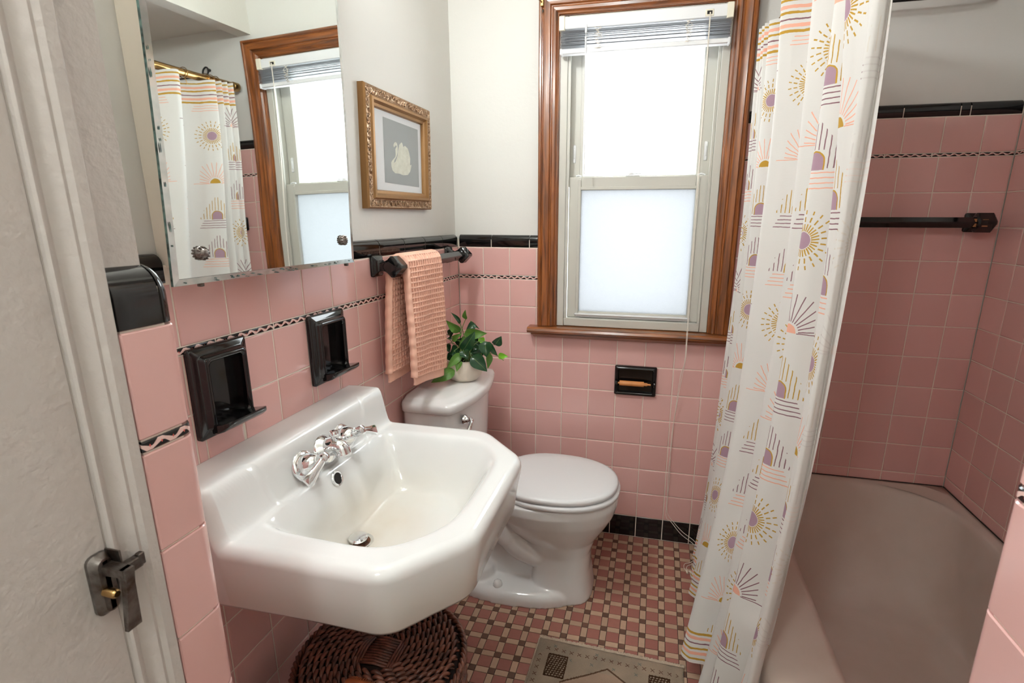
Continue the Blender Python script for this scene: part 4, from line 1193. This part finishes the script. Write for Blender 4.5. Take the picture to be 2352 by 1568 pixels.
mb2 = MB()
# foot bulge, trapway curve and rear pedestal
for s_ in (-1, 1):
    mb.tube(smooth_path([(.22, -.355 + s_ * .07, .36), (.30, -.355 + s_ * .075, .27), (.36, -.355 + s_ * .07, .19), (.44, -.355 + s_ * .06, .15)], 6), [.055] * 10 + [.05] * 9, 16)
    mb.lathe([(.0, -.075), (.03, -.066), (.052, -.04), (.06, 0), (.052, .04), (.03, .066), (0, .075)], (.215, -.355 + s_ * .075, .045), n=20)
mb.loft([[(x, y, z) for x, y in ((.04, -.355 - h), (.46, -.355 - h), (.46, -.355 + h), (.04, -.355 + h))] for z, h in ((.0, .062), (.2, .062), (.30, .085), (.385, .12))])
bpy.data.objects.remove(body)
body = po(toilet, mb, 'bowl', M['porc'], sharp=None)
rm = body.modifiers.new('weld', 'REMESH'); rm.mode = 'VOXEL'; rm.voxel_size = .005; rm.use_smooth_shade = True
sm = body.modifiers.new('soft', 'SMOOTH'); sm.factor = .5; sm.iterations = 5
def slab(ringf, zs, name, m, ins):
    po(toilet, MB().loft([ringf(i, z) for i, z in zip(ins, zs)]), name, m, sharp=None)
def seatring(i, z): return egg(.285 + i, .708 - i, .182 - i, z, pw=2.25)
slab(seatring, (.394, .397, .408, .412, .4135), 'seat', M['plastic'], (.008, .002, 0, .005, .012))
def lidring(i, z, ):
    q = egg(.275 + i, .700 - i, .178 - i, z, pw=2.3)
    return [(max(x, .292 + i), y, z) for x, y, _ in q]
slab(lidring, (.4165, .4185, .428, .434, .437, .4385), 'lid', M['plastic'], (.006, .0015, 0, .004, .014, .05))
for y in (-.435, -.275): po(toilet, MB().tube([(.272, y - .02, .415), (.272, y + .02, .415)], .011, 12).box(.262, .285, y - .018, y + .018, .394, .414, .003), 'lid_hinge', M['plastic'])
for y in (-.484, -.226): po(toilet, MB().lathe([(.0165, 0), (.0165, .008), (.0135, .018), (.007, .024), (.001, .0255)], (.300, y, .046), n=20), 'bolt_cap', M['porc'], sharp=None)
def tank_ring(z, xo, hy, r=.02, bow=.045):
    pts = [(.012, -.355 - hy, z), (xo - bow, -.355 - hy, z)]
    for k in range(1, 12):
        t = k / 12; pts.append((xo - bow + bow * sin(t * pi) ** .8, -.355 - hy + 2 * hy * t, z))
    pts += [(xo - bow, -.355 + hy, z), (.012, -.355 + hy, z)]
    return resample(poly_outline(pts, [r] * 2 + [.01] * 11 + [r] * 2, 3), 96)
po(toilet, MB().loft([tank_ring(.386, .185, .190), tank_ring(.40, .195, .200), tank_ring(.55, .205, .208), tank_ring(.715, .212, .214)]), 'tank', M['porc'], sharp=50)
po(toilet, MB().loft([tank_ring(.712, .222, .221), tank_ring(.716, .226, .225), tank_ring(.738, .229, .227), tank_ring(.745, .224, .222), tank_ring(.748, .212, .212), tank_ring(.7485, .206, .206), tank_ring(.7525, .198, .200), tank_ring(.7555, .185, .190), tank_ring(.756, .12, .12)]), 'tank_lid', M['porc'], sharp=None)
hp = Vector((.199, -.500, .675))
fl_ = po(toilet, MB().lathe([(.0, 0), (.017, 0), (.0165, .003), (.012, .008), (.009, .014), (.009, .018)], hp, d=(1, -.12, 0), n=20).tube(smooth_path([hp + Vector((.020, 0, 0)), hp + Vector((.026, -.006, -.003)), hp + Vector((.028, -.024, -.012)), hp + Vector((.027, -.048, -.026)), hp + Vector((.027, -.060, -.032))], 4), [.0095] * 4 + [.0065] * 5 + [.0075] * 4 + [.0085] * 4, 14), 'flush_lever', M['chrome'])

# ------------------------------------------------------------ potted plant on the tank
LEAVES = [(0.133, -0.346, 0.933, 0.096, -0.379, 0.982, 0.0246, 0), (0.121, -0.312, 0.955, 0.099, -0.34, 1.002, 0.0125, 1), (0.143, -0.316, 0.973, 0.15, -0.333, 1.012, 0.0145, 0), (0.142, -0.329, 0.924, 0.222, -0.318, 0.931, 0.031, 0), (0.148, -0.366, 0.872, 0.195, -0.367, 0.947, 0.0346, 1), (0.072, -0.305, 0.911, 0.105, -0.312, 0.939, 0.0191, 1), (0.103, -0.344, 0.898, 0.141, -0.349, 0.932, 0.0166, 0), (0.218, -0.326, 0.9, 0.226, -0.342, 0.85, 0.0368, 1), (0.23, -0.257, 0.872, 0.258, -0.265, 0.91, 0.0297, 1), (0.248, -0.275, 0.836, 0.287, -0.28, 0.84, 0.0189, 2), (0.179, -0.366, 0.853, 0.235, -0.364, 0.806, 0.0406, 1), (0.126, -0.387, 0.805, 0.056, -0.433, 0.774, 0.0327, 0), (0.144, -0.367, 0.861, 0.103, -0.403, 0.818, 0.0245, 0), (0.145, -0.38, 0.84, 0.138, -0.402, 0.808, 0.0183, 0), (0.216, -0.301, 0.892, 0.255, -0.305, 0.849, 0.0207, 1), (0.204, -0.331, 0.858, 0.176, -0.361, 0.868, 0.0226, 1), (0.154, -0.376, 0.877, 0.174, -0.388, 0.85, 0.0283, 1), (0.169, -0.293, 0.953, 0.146, -0.321, 0.937, 0.0229, 1), (0.062, -0.334, 0.906, 0.076, -0.349, 0.876, 0.0189, 1), (0.223, -0.298, 0.851, 0.222, -0.318, 0.801, 0.0188, 0), (0.086, -0.312, 0.906, 0.08, -0.334, 0.904, 0.0127, 1), (0.147, -0.276, 0.958, 0.182, -0.282, 0.935, 0.0084, 1), (0.097, -0.334, 0.852, 0.081, -0.36, 0.824, 0.0273, 1), (0.118, -0.339, 0.876, 0.099, -0.365, 0.856, 0.0311, 1), (0.144, -0.316, 0.881, 0.173, -0.324, 0.855, 0.0313, 1), (0.167, -0.294, 0.877, 0.195, -0.303, 0.906, 0.0294, 1), (0.113, -0.315, 0.874, 0.136, -0.325, 0.912, 0.0252, 1), (0.066, -0.32, 0.877, 0.086, -0.332, 0.855, 0.0233, 1), (0.114, -0.353, 0.867, 0.135, -0.364, 0.845, 0.0248, 1), (0.193, -0.31, 0.908, 0.212, -0.322, 0.886, 0.0186, 2), (0.183, -0.313, 0.895, 0.173, -0.337, 0.866, 0.0269, 1), (0.053, -0.312, 0.917, 0.065, -0.327, 0.938, 0.0127, 1)]
pc = Vector((.136, -.322, .7565))
pl = empty('potted_plant', pc, 'leafy green trailing plant in a round off-white pot on the toilet tank', 'plant')
po(pl, MB().lathe([(.034, 0), (.047, .002), (.060, .016), (.067, .040), (.0675, .062), (.066, .078), (.063, .079), (.062, .072), (.06, .066)], pc, n=40), 'pot', M['pot'], sharp=60)
po(pl, MB().lathe([(.061, .066), (.055, .0685), (.02, .071), (.001, .071)], pc, n=24), 'soil', M['soil'])
def leaf(a, b_, wd, m, sag=.12, seed=0):
    rnd = random.Random(seed); a, b_ = Vector(a), Vector(b_); ax = b_ - a; L = ax.length
    view = Vector((.65, -1.65, .55)).normalized()
    side = ax.cross(view).normalized(); nn = side.cross(ax).normalized()
    tw = rnd.uniform(-.5, .5); side = (side * cos(tw) + nn * sin(tw)).normalized(); nn = side.cross(ax).normalized()
    if nn.dot(view) < 0: nn = -nn
    rows = 11; V = []; F = []; U = []
    for i in range(rows + 1):
        t = i / rows
        wdt = wd * .5 * (sin(pi * t ** .72) ** .85) * (1 - .25 * t) * 1.12 if 0 < t < 1 else .0004
        cen = a + ax * t + nn * (sin(pi * t) * L * sag) - Vector((0, 0, 1)) * (t * t * L * .05)
        for j in range(7):
            s_ = (j - 3) / 3
            V.append(cen + side * (wdt * s_) + nn * (wdt * (abs(s_) ** 1.5 * .35) + wdt * .12 * sin(t * 9 + s_ * 2)))
    for i in range(rows):
        for j in range(6):
            q = i * 7 + j; F.append((q, q + 1, q + 8, q + 7)); U.append([(j / 6, i / rows), ((j + 1) / 6, i / rows), ((j + 1) / 6, (i + 1) / rows), (j / 6, (i + 1) / rows)])
    return MB().add(V, F, U)
_r = random.Random(12)
for k in range(16):
    an = _r.uniform(0, 6.28); rr0 = _r.uniform(.0, .03); rr1 = rr0 + _r.uniform(.03, .055); zz = _r.uniform(.845, .915)
    LEAVES.append((pc.x + cos(an) * rr0 + .01, pc.y + sin(an) * rr0, zz, pc.x + .01 + cos(an) * rr1, pc.y + sin(an) * rr1, zz + _r.uniform(-.03, .02), _r.uniform(.022, .032), 1 if k % 3 else 0))
root = pc + Vector((0, 0, .068))
st = MB()
for i, l in enumerate(LEAVES):
    a, b_ = Vector(l[:3]), Vector(l[3:6])
    po(pl, leaf(a, b_, l[6] * 1.25, None, .10, i), 'leaf', LEAFM[l[7]], sharp=None)
    r0 = root + Vector((random.uniform(-.03, .03), random.uniform(-.03, .03), 0))
    mid = (r0 + a) / 2 + Vector((0, 0, .03))
    po(pl, MB().tube(smooth_path([r0, mid, a, a.lerp(b_, .15)], 5), .0014, 5), 'stem', M['stem'])
po(pl, MB().tube(smooth_path([(.21, -.31, .86), (.25, -.30, .845), (.275, -.30, .828)], 5), .0012, 5).lathe([(.0, 0), (.002, .001), (.002, .003), (0, .004)], (.275, -.30, .827), n=8), 'stem', M['stem'])

# ------------------------------------------------------------ hamper
bc = Vector((.262, -1.185, 0)); BR, BH = .178, .42
bk = empty('wicker_hamper', bc, 'round dark brown wicker hamper with woven lid under the sink', 'basket')
mb = MB()
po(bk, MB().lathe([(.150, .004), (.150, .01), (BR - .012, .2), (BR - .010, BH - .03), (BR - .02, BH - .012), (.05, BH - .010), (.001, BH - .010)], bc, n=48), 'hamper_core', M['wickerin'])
rndm = random.Random(3)
lid = MB()
# radial stakes of the lid
for k in range(44):
    a = 2 * pi * k / 44
    lid.tube([bc + Vector((cos(a) * r, sin(a) * r, BH - .006)) for r in (.045, .10, .165)], .0022, 5)
# twined strands
r = .054; row = 0
while r < BR - .012:
    n = max(12, int(2 * pi * r / .0205)); ph = (row % 2) * .5
    for k in range(n):
        a0 = 2 * pi * (k + ph) / n; da = 2 * pi / n * 1.55
        pts = []
        for t in np.linspace(0, 1, 7):
            a = a0 + da * t; rr_ = r + (.013) * (t - .5) + rndm.uniform(-.0007, .0007)
            pts.append(bc + Vector((cos(a) * rr_, sin(a) * rr_, BH - .010 + .0125 * sin(pi * t))))
        lid.tube(pts, [.0020, .0036, .0043, .0045, .0043, .0036, .0020], 7)
    r += .0125; row += 1
# central square plait
for k in range(11):
    y = -.034 + k * .0068
    lid.tube([bc + Vector((-.030, y, BH - .001)), bc + Vector((0, y, BH + .003)), bc + Vector((.030, y, BH - .001))], .0030, 6)
for s_ in (-1, 1):
    for k in range(3):
        lid.tube(smooth_path([bc + Vector((s_ * (.030 + k * .006), -.042, BH - .004)), bc + Vector((s_ * (.033 + k * .006), 0, BH + .004)), bc + Vector((s_ * (.030 + k * .006), .042, BH - .004))], 4), .0032, 6)
lidp = po(bk, lid, 'woven_lid', M['wicker'], sharp=None); lidp['kind'] = 'stuff'
rim = MB()
for s_ in range(3):
    pts = []
    for k in range(121):
        a = 2 * pi * k / 120
        pts.append(bc + Vector((cos(a), sin(a), 0)) * (BR - .004 + .004 * cos(a * 26 + s_ * 2.1)) + Vector((0, 0, BH - .014 + .006 * sin(a * 26 + s_ * 2.1))))
    rim.tube(pts, .0042, 6)
for zz in (BH - .028, BH - .04): rim.tube([bc + Vector((cos(2 * pi * k / 60), sin(2 * pi * k / 60), 0)) * (BR - .003) + Vector((0, 0, zz)) for k in range(61)], .004, 6)
rp = po(bk, rim, 'braided_rim', M['wicker'], sharp=None)
sd = MB()
for row in range(34):
    z = .014 + row * .0108; R0 = .152 + (BR - .158) * min(1, z / .2)
    for k in range(36):
        a0 = 2 * pi * (k + (row % 2) * .5) / 36; pts = []
        for t in np.linspace(0, 1, 5):
            a = a0 + 2 * pi / 36 * 1.6 * t; rr_ = R0 - .002 + .0075 * sin(pi * t)
            pts.append(bc + Vector((cos(a) * rr_, sin(a) * rr_, z + .006 * (t - .5))))
        sd.tube(pts, .0031, 5)
sp_ = po(bk, sd, 'woven_side', M['wicker'], sharp=None); sp_['kind'] = 'stuff'
hk = MB().tube(smooth_path([bc + Vector((-.02, -.088, BH - .004)), bc + Vector((-.015, -.098, BH + .018)), bc + Vector((.012, -.102, BH + .026)), bc + Vector((.038, -.098, BH + .018)), bc + Vector((.043, -.088, BH - .004))], 8), .0062, 10)
for k in range(26):
    t = k / 25; a = pi * t; c_ = bc + Vector((.0115 - cos(a) * .030, -.098 + .006 * abs(cos(a)), BH + .0 + .025 * sin(a)))
    dd = Vector((sin(a), 0, cos(a)))
    hk.lathe([(.0066, -.0008), (.0074, 0), (.0066, .0008)], c_, d=dd, n=10)
po(bk, hk, 'wrapped_lid_handle', mat('orange_brown_cane', rgb(140, 72, 36), .35), sharp=None)

# ------------------------------------------------------------ rug
rgo = MB()
RW, RL = .446, .78
nx_, ny_ = 60, 110
rngs = []
for i in range(ny_ + 1):
    y = -RL * i / ny_; row = []
    for j in range(nx_ + 1):
        x = RW * j / nx_
        row.append((x + .0015 * sin(y * 60), y + .0018 * sin(x * 90), .0085 + .0008 * sin(x * 40 + y * 22)))
    rngs.append(row)
rgo.loft(rngs, closed=False)
n0 = len(rgo.v)
per = [i * (nx_ + 1) for i in range(ny_ + 1)] + [ny_ * (nx_ + 1) + j for j in range(1, nx_ + 1)] + [(ny_ - i) * (nx_ + 1) + nx_ for i in range(1, ny_ + 1)] + [nx_ - j for j in range(1, nx_)]
for p_ in per: rgo.v.append((rgo.v[p_][0], rgo.v[p_][1], .0012))
for i in range(len(per)):
    k = (i + 1) % len(per); rgo.f.append((per[i], n0 + i, n0 + k, per[k]))
rge = empty('rug', (.489, -.639, .0), 'small faded tan and brown patterned wool rug on the mosaic floor', 'rug')
rge.rotation_euler = (0, 0, -.030)
o = rgo.obj('woven_field', M['rug'], rge, sharp=None)
fr_ = MB(); rf = random.Random(5)
for k in range(560):
    x = RW * k / 559; L = rf.uniform(.007, .014)
    fr_.tube([(x, -.001, .0085), (x + rf.uniform(-.002, .002), L * .5, .008 + rf.uniform(0, .004)), (x + rf.uniform(-.003, .003), L, .003 + rf.uniform(0, .003))], .0015, 4)
for k in range(420):
    y = -RL * k / 419
    fr_.tube([(.001, y, .0085), (-.0025, y + rf.uniform(-.002, .002), .006), (-.003, y + rf.uniform(-.002, .002), .003)], .0010, 4)
of_ = fr_.obj('fringe', M['fringe'], rge, sharp=None); of_['kind'] = 'stuff'

# ------------------------------------------------------------ bathtub
def make_tub():
    x0, x1, y0, y1, zr = 1.062, XR - .001, -1.519, -.001, .378
    NN = 200
    def so(ins, z, r):
        return resample([(a, b_, z) for a, b_ in rr(x0 + ins, x1 - ins * 0, y0 + ins * 0, y1, max(r, .0015), 8)], NN)
    def inr(l, r_, n_, f, z, rad):
        return resample([(a, b_, z) for a, b_ in rr(l, r_, n_, f, rad, 12)], NN)
    rings = [so(.012, .0015, .002), so(.010, .06, .002), so(.004, .12, .002), so(.0, .33, .002)]
    for t in (.35, .7, 1.05, 1.4): rings.append(so(.030 * (1 - cos(t)), .350 + .028 * sin(t), .002))
    rings.append(inr(x0 + .09, x1 - .012, y0 + .03, y1 - .012, zr - .001, .05))
    rings.append(inr(1.205, x1 - .030, y0 + .09, y1 - .030, zr - .003, .20))
    L_, R_, N_, F_ = 1.222, x1 - .036, y0 + .11, y1 - .036
    for k in range(1, 15):
        t = k / 14
        dep = (1 - cos(t * pi)) / 2
        z = zr - .006 - .335 * dep
        e = t ** 1.6
        rings.append(inr(L_ + .075 * e, R_ - .060 * e, N_ + .10 * e, F_ - .26 * e, z, .21 - .04 * e))
    rings.append(inr(L_ + .20, R_ - .17, N_ + .30, F_ - .45, .036, .08))
    rings.append(inr(L_ + .27, R_ - .25, N_ + .50, F_ - .70, .036, .01))
    mb = MB().loft(rings)
    # orientation check is left to the renderer: two sided shading
    return mb
tubo = make_tub().obj('bathtub', M['tub'], sharp=None)
bpy.context.view_layer.update()
tag(tubo, 'long shadowed enamel bathtub in the pink tiled alcove behind the curtain', 'bathtub')
caulk = MB().box(1.064, XR - .003, -.0022, .001, .3770, .3795).box(XR - .0022, XR + .001, -1.515, -.001, .3770, .3795)
caulk_o = caulk.obj('caulk_line', mat('mildewed_caulk', rgb(58, 44, 38), .9), tubo, smooth=False)

# ------------------------------------------------------------ curtain rod, curtain, liner
RX, RZ = 1.120, 1.898
rod = empty('curtain_rod', (RX, -.76, RZ), 'brushed brass shower curtain rod running along the tub', 'curtain rod')
po(rod, MB().tube([(RX, -1.518, RZ), (RX, -.0, RZ)], .0155, 20), 'rod', M['brass'])
po(rod, MB().tube([(RX, -.16, RZ), (RX, -.0, RZ)], .0168, 20), 'rod_sleeve', M['brass'])
for y, d in ((-.0005, (0, -1, 0)), (-1.519, (0, 1, 0))):
    po(rod, MB().lathe([(.0, 0), (.0195, 0), (.0195, .022), (.0185, .026), (.016, .028)], (RX, y, RZ), d=d, n=24), 'end_flange', M['brass'])
FY_OLD = [-.025, -.085, -.150, -.225, -.330, -.470, -.640, -.800, -.930, -1.035]    # fold crests from the window out
# crest: y at the rod, drift toward the camera at the hem, bow of x over height, depth of the pleat behind it
CREST = [(-.098, .10, (-.0300, .0340, 1.0430), .022), (-.122, .13, (-.034, .038, 1.0465), .022), (-.147, .17, (-.040, .045, 1.0505), .030),
         (-.170, .22, (-.0461, .0517, 1.055), .085), (-.340, .33, (-.0593, .0709, 1.0510), .105), (-.650, .16, (-.0634, .0609, 1.0663), .080),
         (-.800, .10, (-.0463, .0641, 1.0574), .075), (-.900, .06, (-.0733, .0281, 1.0881), .016), (-1.000, .03, (-.0391, .0457, 1.0685), .030), (-1.030, 0.0, (-.0646, .0518, 1.0919), 0)]
def section(z):
    pts = []
    tl = max(0, 1 - z / 1.88)
    C_ = []
    for y, dr, (a, b_, c_), amp in CREST:
        C_.append((a * (z - 1) ** 2 + b_ * (z - 1) + c_, y - dr * tl ** 1.5, amp))
    for k, (x, y, amp) in enumerate(C_[:-1]):
        yn = C_[k + 1][1]; xn = C_[k + 1][0]; d = yn - y
        am = min(amp, 1.052 - x + max(0, z - .40) * .5)
        am = max(am, .012)
        if k < len(C_) - 2:
            w1 = min(.035, abs(d) * .35)
            pts += [(x - .000, y), (x + am * .22, y - w1 * .55), (x + am * .62, y - w1), (x + am * .95, y - w1 * 1.25 + d * .15), (x + am, y + d * .55), (x + am * .55 + (xn - x) * .5, y + d * .80), (xn + .006, yn + min(.02, abs(d) * .12))]
        else:
            pts += [(x, y), (x + .006, y - .008), (x + .016, y - .004), (x + .024, y + .006), ((x + .024 + xn) / 2, (y + yn) / 2 + .002), (xn, yn)]
    return pts
def cloth(nv, ztop, zbot):
    NU = 620; P_ = None; ref = None
    for i in range(nv + 1):
        t = i / nv; z = ztop + (zbot - ztop) * t
        ct = section(z); q = smooth_path([(x, y, 0) for x, y in ct], 10)
        if P_ is None: P_ = np.zeros((nv + 1, NU + 1, 3))
        q = np.array([(p.x, p.y) for p in q]); par = np.linspace(0, len(q) - 1, NU + 1)
        xs = np.interp(par, np.arange(len(q)), q[:, 0]); ys = np.interp(par, np.arange(len(q)), q[:, 1])
        jj = np.arange(NU + 1) / NU
        xs = xs + .0022 * np.sin(jj * 60 + t * 9) * t + .0016 * np.sin(jj * 23 - t * 14)
        ys = ys + .0030 * np.sin(jj * 41 + t * 7) * t
        zz = z + (.006 * np.sin(jj * 30 + 1) + .012 * np.sin(jj * 9)) * t ** 3 - .006 * (xs - 1.07) / .05 * (1 - t) ** 8
        zz = zz + t ** 6 * .045 * np.clip((ys + .78) / .1, 0, 1)
        zz = zz + t ** 8 * .55 * np.clip(xs - .945, 0, .09) * np.clip((ys + .77) / .03, 0, 1) * np.clip((-.50 - ys) / .08, 0, 1)
        P_[i, :, 0] = xs; P_[i, :, 1] = ys; P_[i, :, 2] = zz
    return P_
def cloth_obj(P_, name, m, parent=None, thick=None, v0=1.86):
    nv, nu = P_.shape[0] - 1, P_.shape[1] - 1
    mid = P_[nv // 3]; d = np.concatenate([[0], np.cumsum(np.hypot(np.diff(mid[:, 0]), np.diff(mid[:, 1])))])
    V = P_.reshape(-1, 3); me = bpy.data.meshes.new(name)
    idx = np.arange((nv + 1) * (nu + 1)).reshape(nv + 1, nu + 1)
    F = np.stack([idx[:-1, :-1], idx[1:, :-1], idx[1:, 1:], idx[:-1, 1:]], -1).reshape(-1, 4)
    me.from_pydata(V.tolist(), [], F.tolist()); me.update()
    ul = me.uv_layers.new(name='UVMap')
    U = np.zeros((nv + 1, nu + 1, 2)); U[..., 0] = d[None, :]; U[..., 1] = v0 * (1 - np.arange(nv + 1) / nv)[:, None]
    ul.data.foreach_set('uv', U.reshape(-1, 2)[F.reshape(-1)].reshape(-1))
    return link(name, me, m, parent, sharp=None)
cur = empty('shower_curtain', (RX, -.5, .03), 'white cotton shower curtain printed with gold and mauve suns', 'curtain')
Pc = cloth(170, 1.884, .022)
_m = Pc[170 // 3]; _d = np.concatenate([[0], np.cumsum(np.hypot(np.diff(_m[:, 0]), np.diff(_m[:, 1])))])
_dA = _d[int(221 / 610 * 620)]; _dist = _d[int(280 / 610 * 620)] + .096 - _dA
UEND[2] = _dist / round(_dist / .185); UEND[1] = (UEND[2] * 8.5 - _dA)
UEND[0] = _d[int(561 / 610 * 620)] + UEND[1]
M['curtain'] = curtain_mat()
cc = cloth_obj(Pc, 'printed_cloth', M['curtain']); P(cur, cc)
for k in range(len(CREST) - 1):
    q = (CREST[k][0] + CREST[k + 1][0]) / 2
    mb = MB(); pts = [(RX + .0205 * cos(a), q, RZ + .0205 * sin(a)) for a in np.linspace(pi * .1, pi * 2.1, 22)]
    mb.tube(pts, .0016, 6); mb.tube([(RX - .002, q, RZ - .0185), (RX - .008, q, RZ - .030), (RX - .010, q, RZ - .044)], .0013, 5)
    po(cur, mb, 'curtain_ring', M['brass'])

# ------------------------------------------------------------ closet door beside the camera
door = struct(box('door_1', .250, .288, -2.56, -1.6685, .012, 2.06, M['trimpaint'], bev=.003))
jamb = struct(box('trim_1', .20, .2870, -1.6700, -1.6285, 0, 2.12, M['trimpaint'], smooth=False))
cpf = [(-1.6285, .282), (-1.6285, .2975), (-1.631, .3005), (-1.641, .3005), (-1.645, .297), (-1.648, .2975), (-1.653, .293), (-1.660, .290), (-1.664, .2925), (-1.6675, .2945), (-1.6690, .292), (-1.6690, .282)]
mb = MB(); mb.loft([[(x, y, z) for y, x in cpf] for z in (0, 2.12)]); mb.f = [tuple(reversed(f)) for f in mb.f]
mb.obj('closet_casing', M['trimpaint'], jamb, sharp=30)
mb = MB(); mb.loft([[(x, -1.6685 + (y + 1.6285) * 0 - k, 2.06 + (-1.6285 - y) * 1.0) for y, x in cpf] for k in (0, .90)])
mb.obj('closet_casing', M['trimpaint'], jamb, sharp=30)
lat = empty('door_latch', (.288, -1.682, .975), 'old dark metal lever latch screwed to the white closet door', 'latch')
mb = MB(); mb.loft([[(x, a, b_) for a, b_ in rr(-1.6915 + i, -1.6700 - i, .943 + i, 1.006 - i, .007, 4)] for x, i in ((.2882, 0), (.2915, 0), (.2935, .002), (.298, .004), (.2985, .006))])
po(lat, mb, 'latch_plate', M['steel'], sharp=40)
po(lat, MB().lathe([(.0045, 0), (.0045, .012), (.003, .014)], (.298, -1.685, .970), 'x', 12), 'brass_screw', M['brass'])
R_ = []
for s_, w1, h1 in ((0, .005, .006), (.6, .005, .005), (1, .005, .005)): R_.append([(.297 + s_ * .026, -1.680 + a * w1, .992 + b_ * h1 * .8) for a, b_ in ((1, 1), (-1, 1), (-1, -1), (1, -1))])
mb = MB().loft(R_)
R_ = []
for s_, w1, t1 in ((0, .0045, .004), (.25, .004, .0035), (.7, .0055, .003), (1, .0068, .0022)): R_.append([(.322 + b_ * t1 - s_ * .002, -1.680 + a * w1 - s_ * .003, .996 - s_ * .062) for a, b_ in ((1, 1), (-1, 1), (-1, -1), (1, -1))])
mb.loft(R_); po(lat, mb, 'lever', M['steel'], sharp=30)
po(lat, MB().box(.288, .306, -1.6725, -1.6705, .985, 1.006, .0005).box(.297, .306, -1.6725, -1.652, .976, .988, .001).box(.3005, .307, -1.656, -1.650, .978, .991, .001), 'keeper', M['steel'], smooth=False)

# ------------------------------------------------------------ lamps out of the picture; the hall globe is added fill
def lamp(name, p, power, label):
    e = empty(name, (p[0], p[1], CH), label, 'lamp')
    po(e, MB().lathe([(.001, 0), (.07, 0), (.07, -.02), (.05, -.035)], (p[0], p[1], CH - .0005), n=32), 'lamp_base', M['chrome'])
    po(e, MB().lathe([(.001, .0), (.05, .004), (.09, .03), (.105, .07), (.09, .105), (.05, .125)][::1], (p[0], p[1], p[2] - .02), n=32), 'glass_globe', emit_mat(name + '_glow', (.96, 1.0, .985, 1), power))
vl = empty('vanity_light', (-PW, LAMP_VANITY[1], LAMP_VANITY[2]), 'chrome two-bulb wall light above the mirrored cabinet', 'lamp')
po(vl, MB().box(-PW + .0005, .012, -1.26, -.94, 2.09, 2.17, .006), 'back_plate', M['chrome'])
for yb in (-1.19, -1.01):
    po(vl, MB().lathe([(.0, 0), (.024, 0), (.024, .03), (.018, .036)], (.012, yb, 2.13), 'x', 20), 'lamp_holder', M['chrome'])
    po(vl, MB().lathe([(.014, .03), (.03, .045), (.044, .07), (.047, .09), (.040, .118), (.022, .134), (.001, .138)], (.012, yb, 2.13), 'x', 28), 'round_bulb', emit_mat('vanity_bulb_glow', (.96, 1.0, .985, 1), P_VANITY))
lamp('hall_fill_lamp', FILL_HALL, P_HALL, 'round glass globe lamp added on the unseen hall ceiling as fill light')
# light portal in the window opening (guides sky sampling only)
pd = bpy.data.lights.new('window_portal', 'AREA'); pd.shape = 'RECTANGLE'; pd.size = .54; pd.size_y = 1.10
pd.cycles.is_portal = True
pob = bpy.data.objects.new('window_portal', pd); C.objects.link(pob); pob.location = (.695, .12, 1.45); pob.rotation_euler = (-pi / 2, 0, 0)
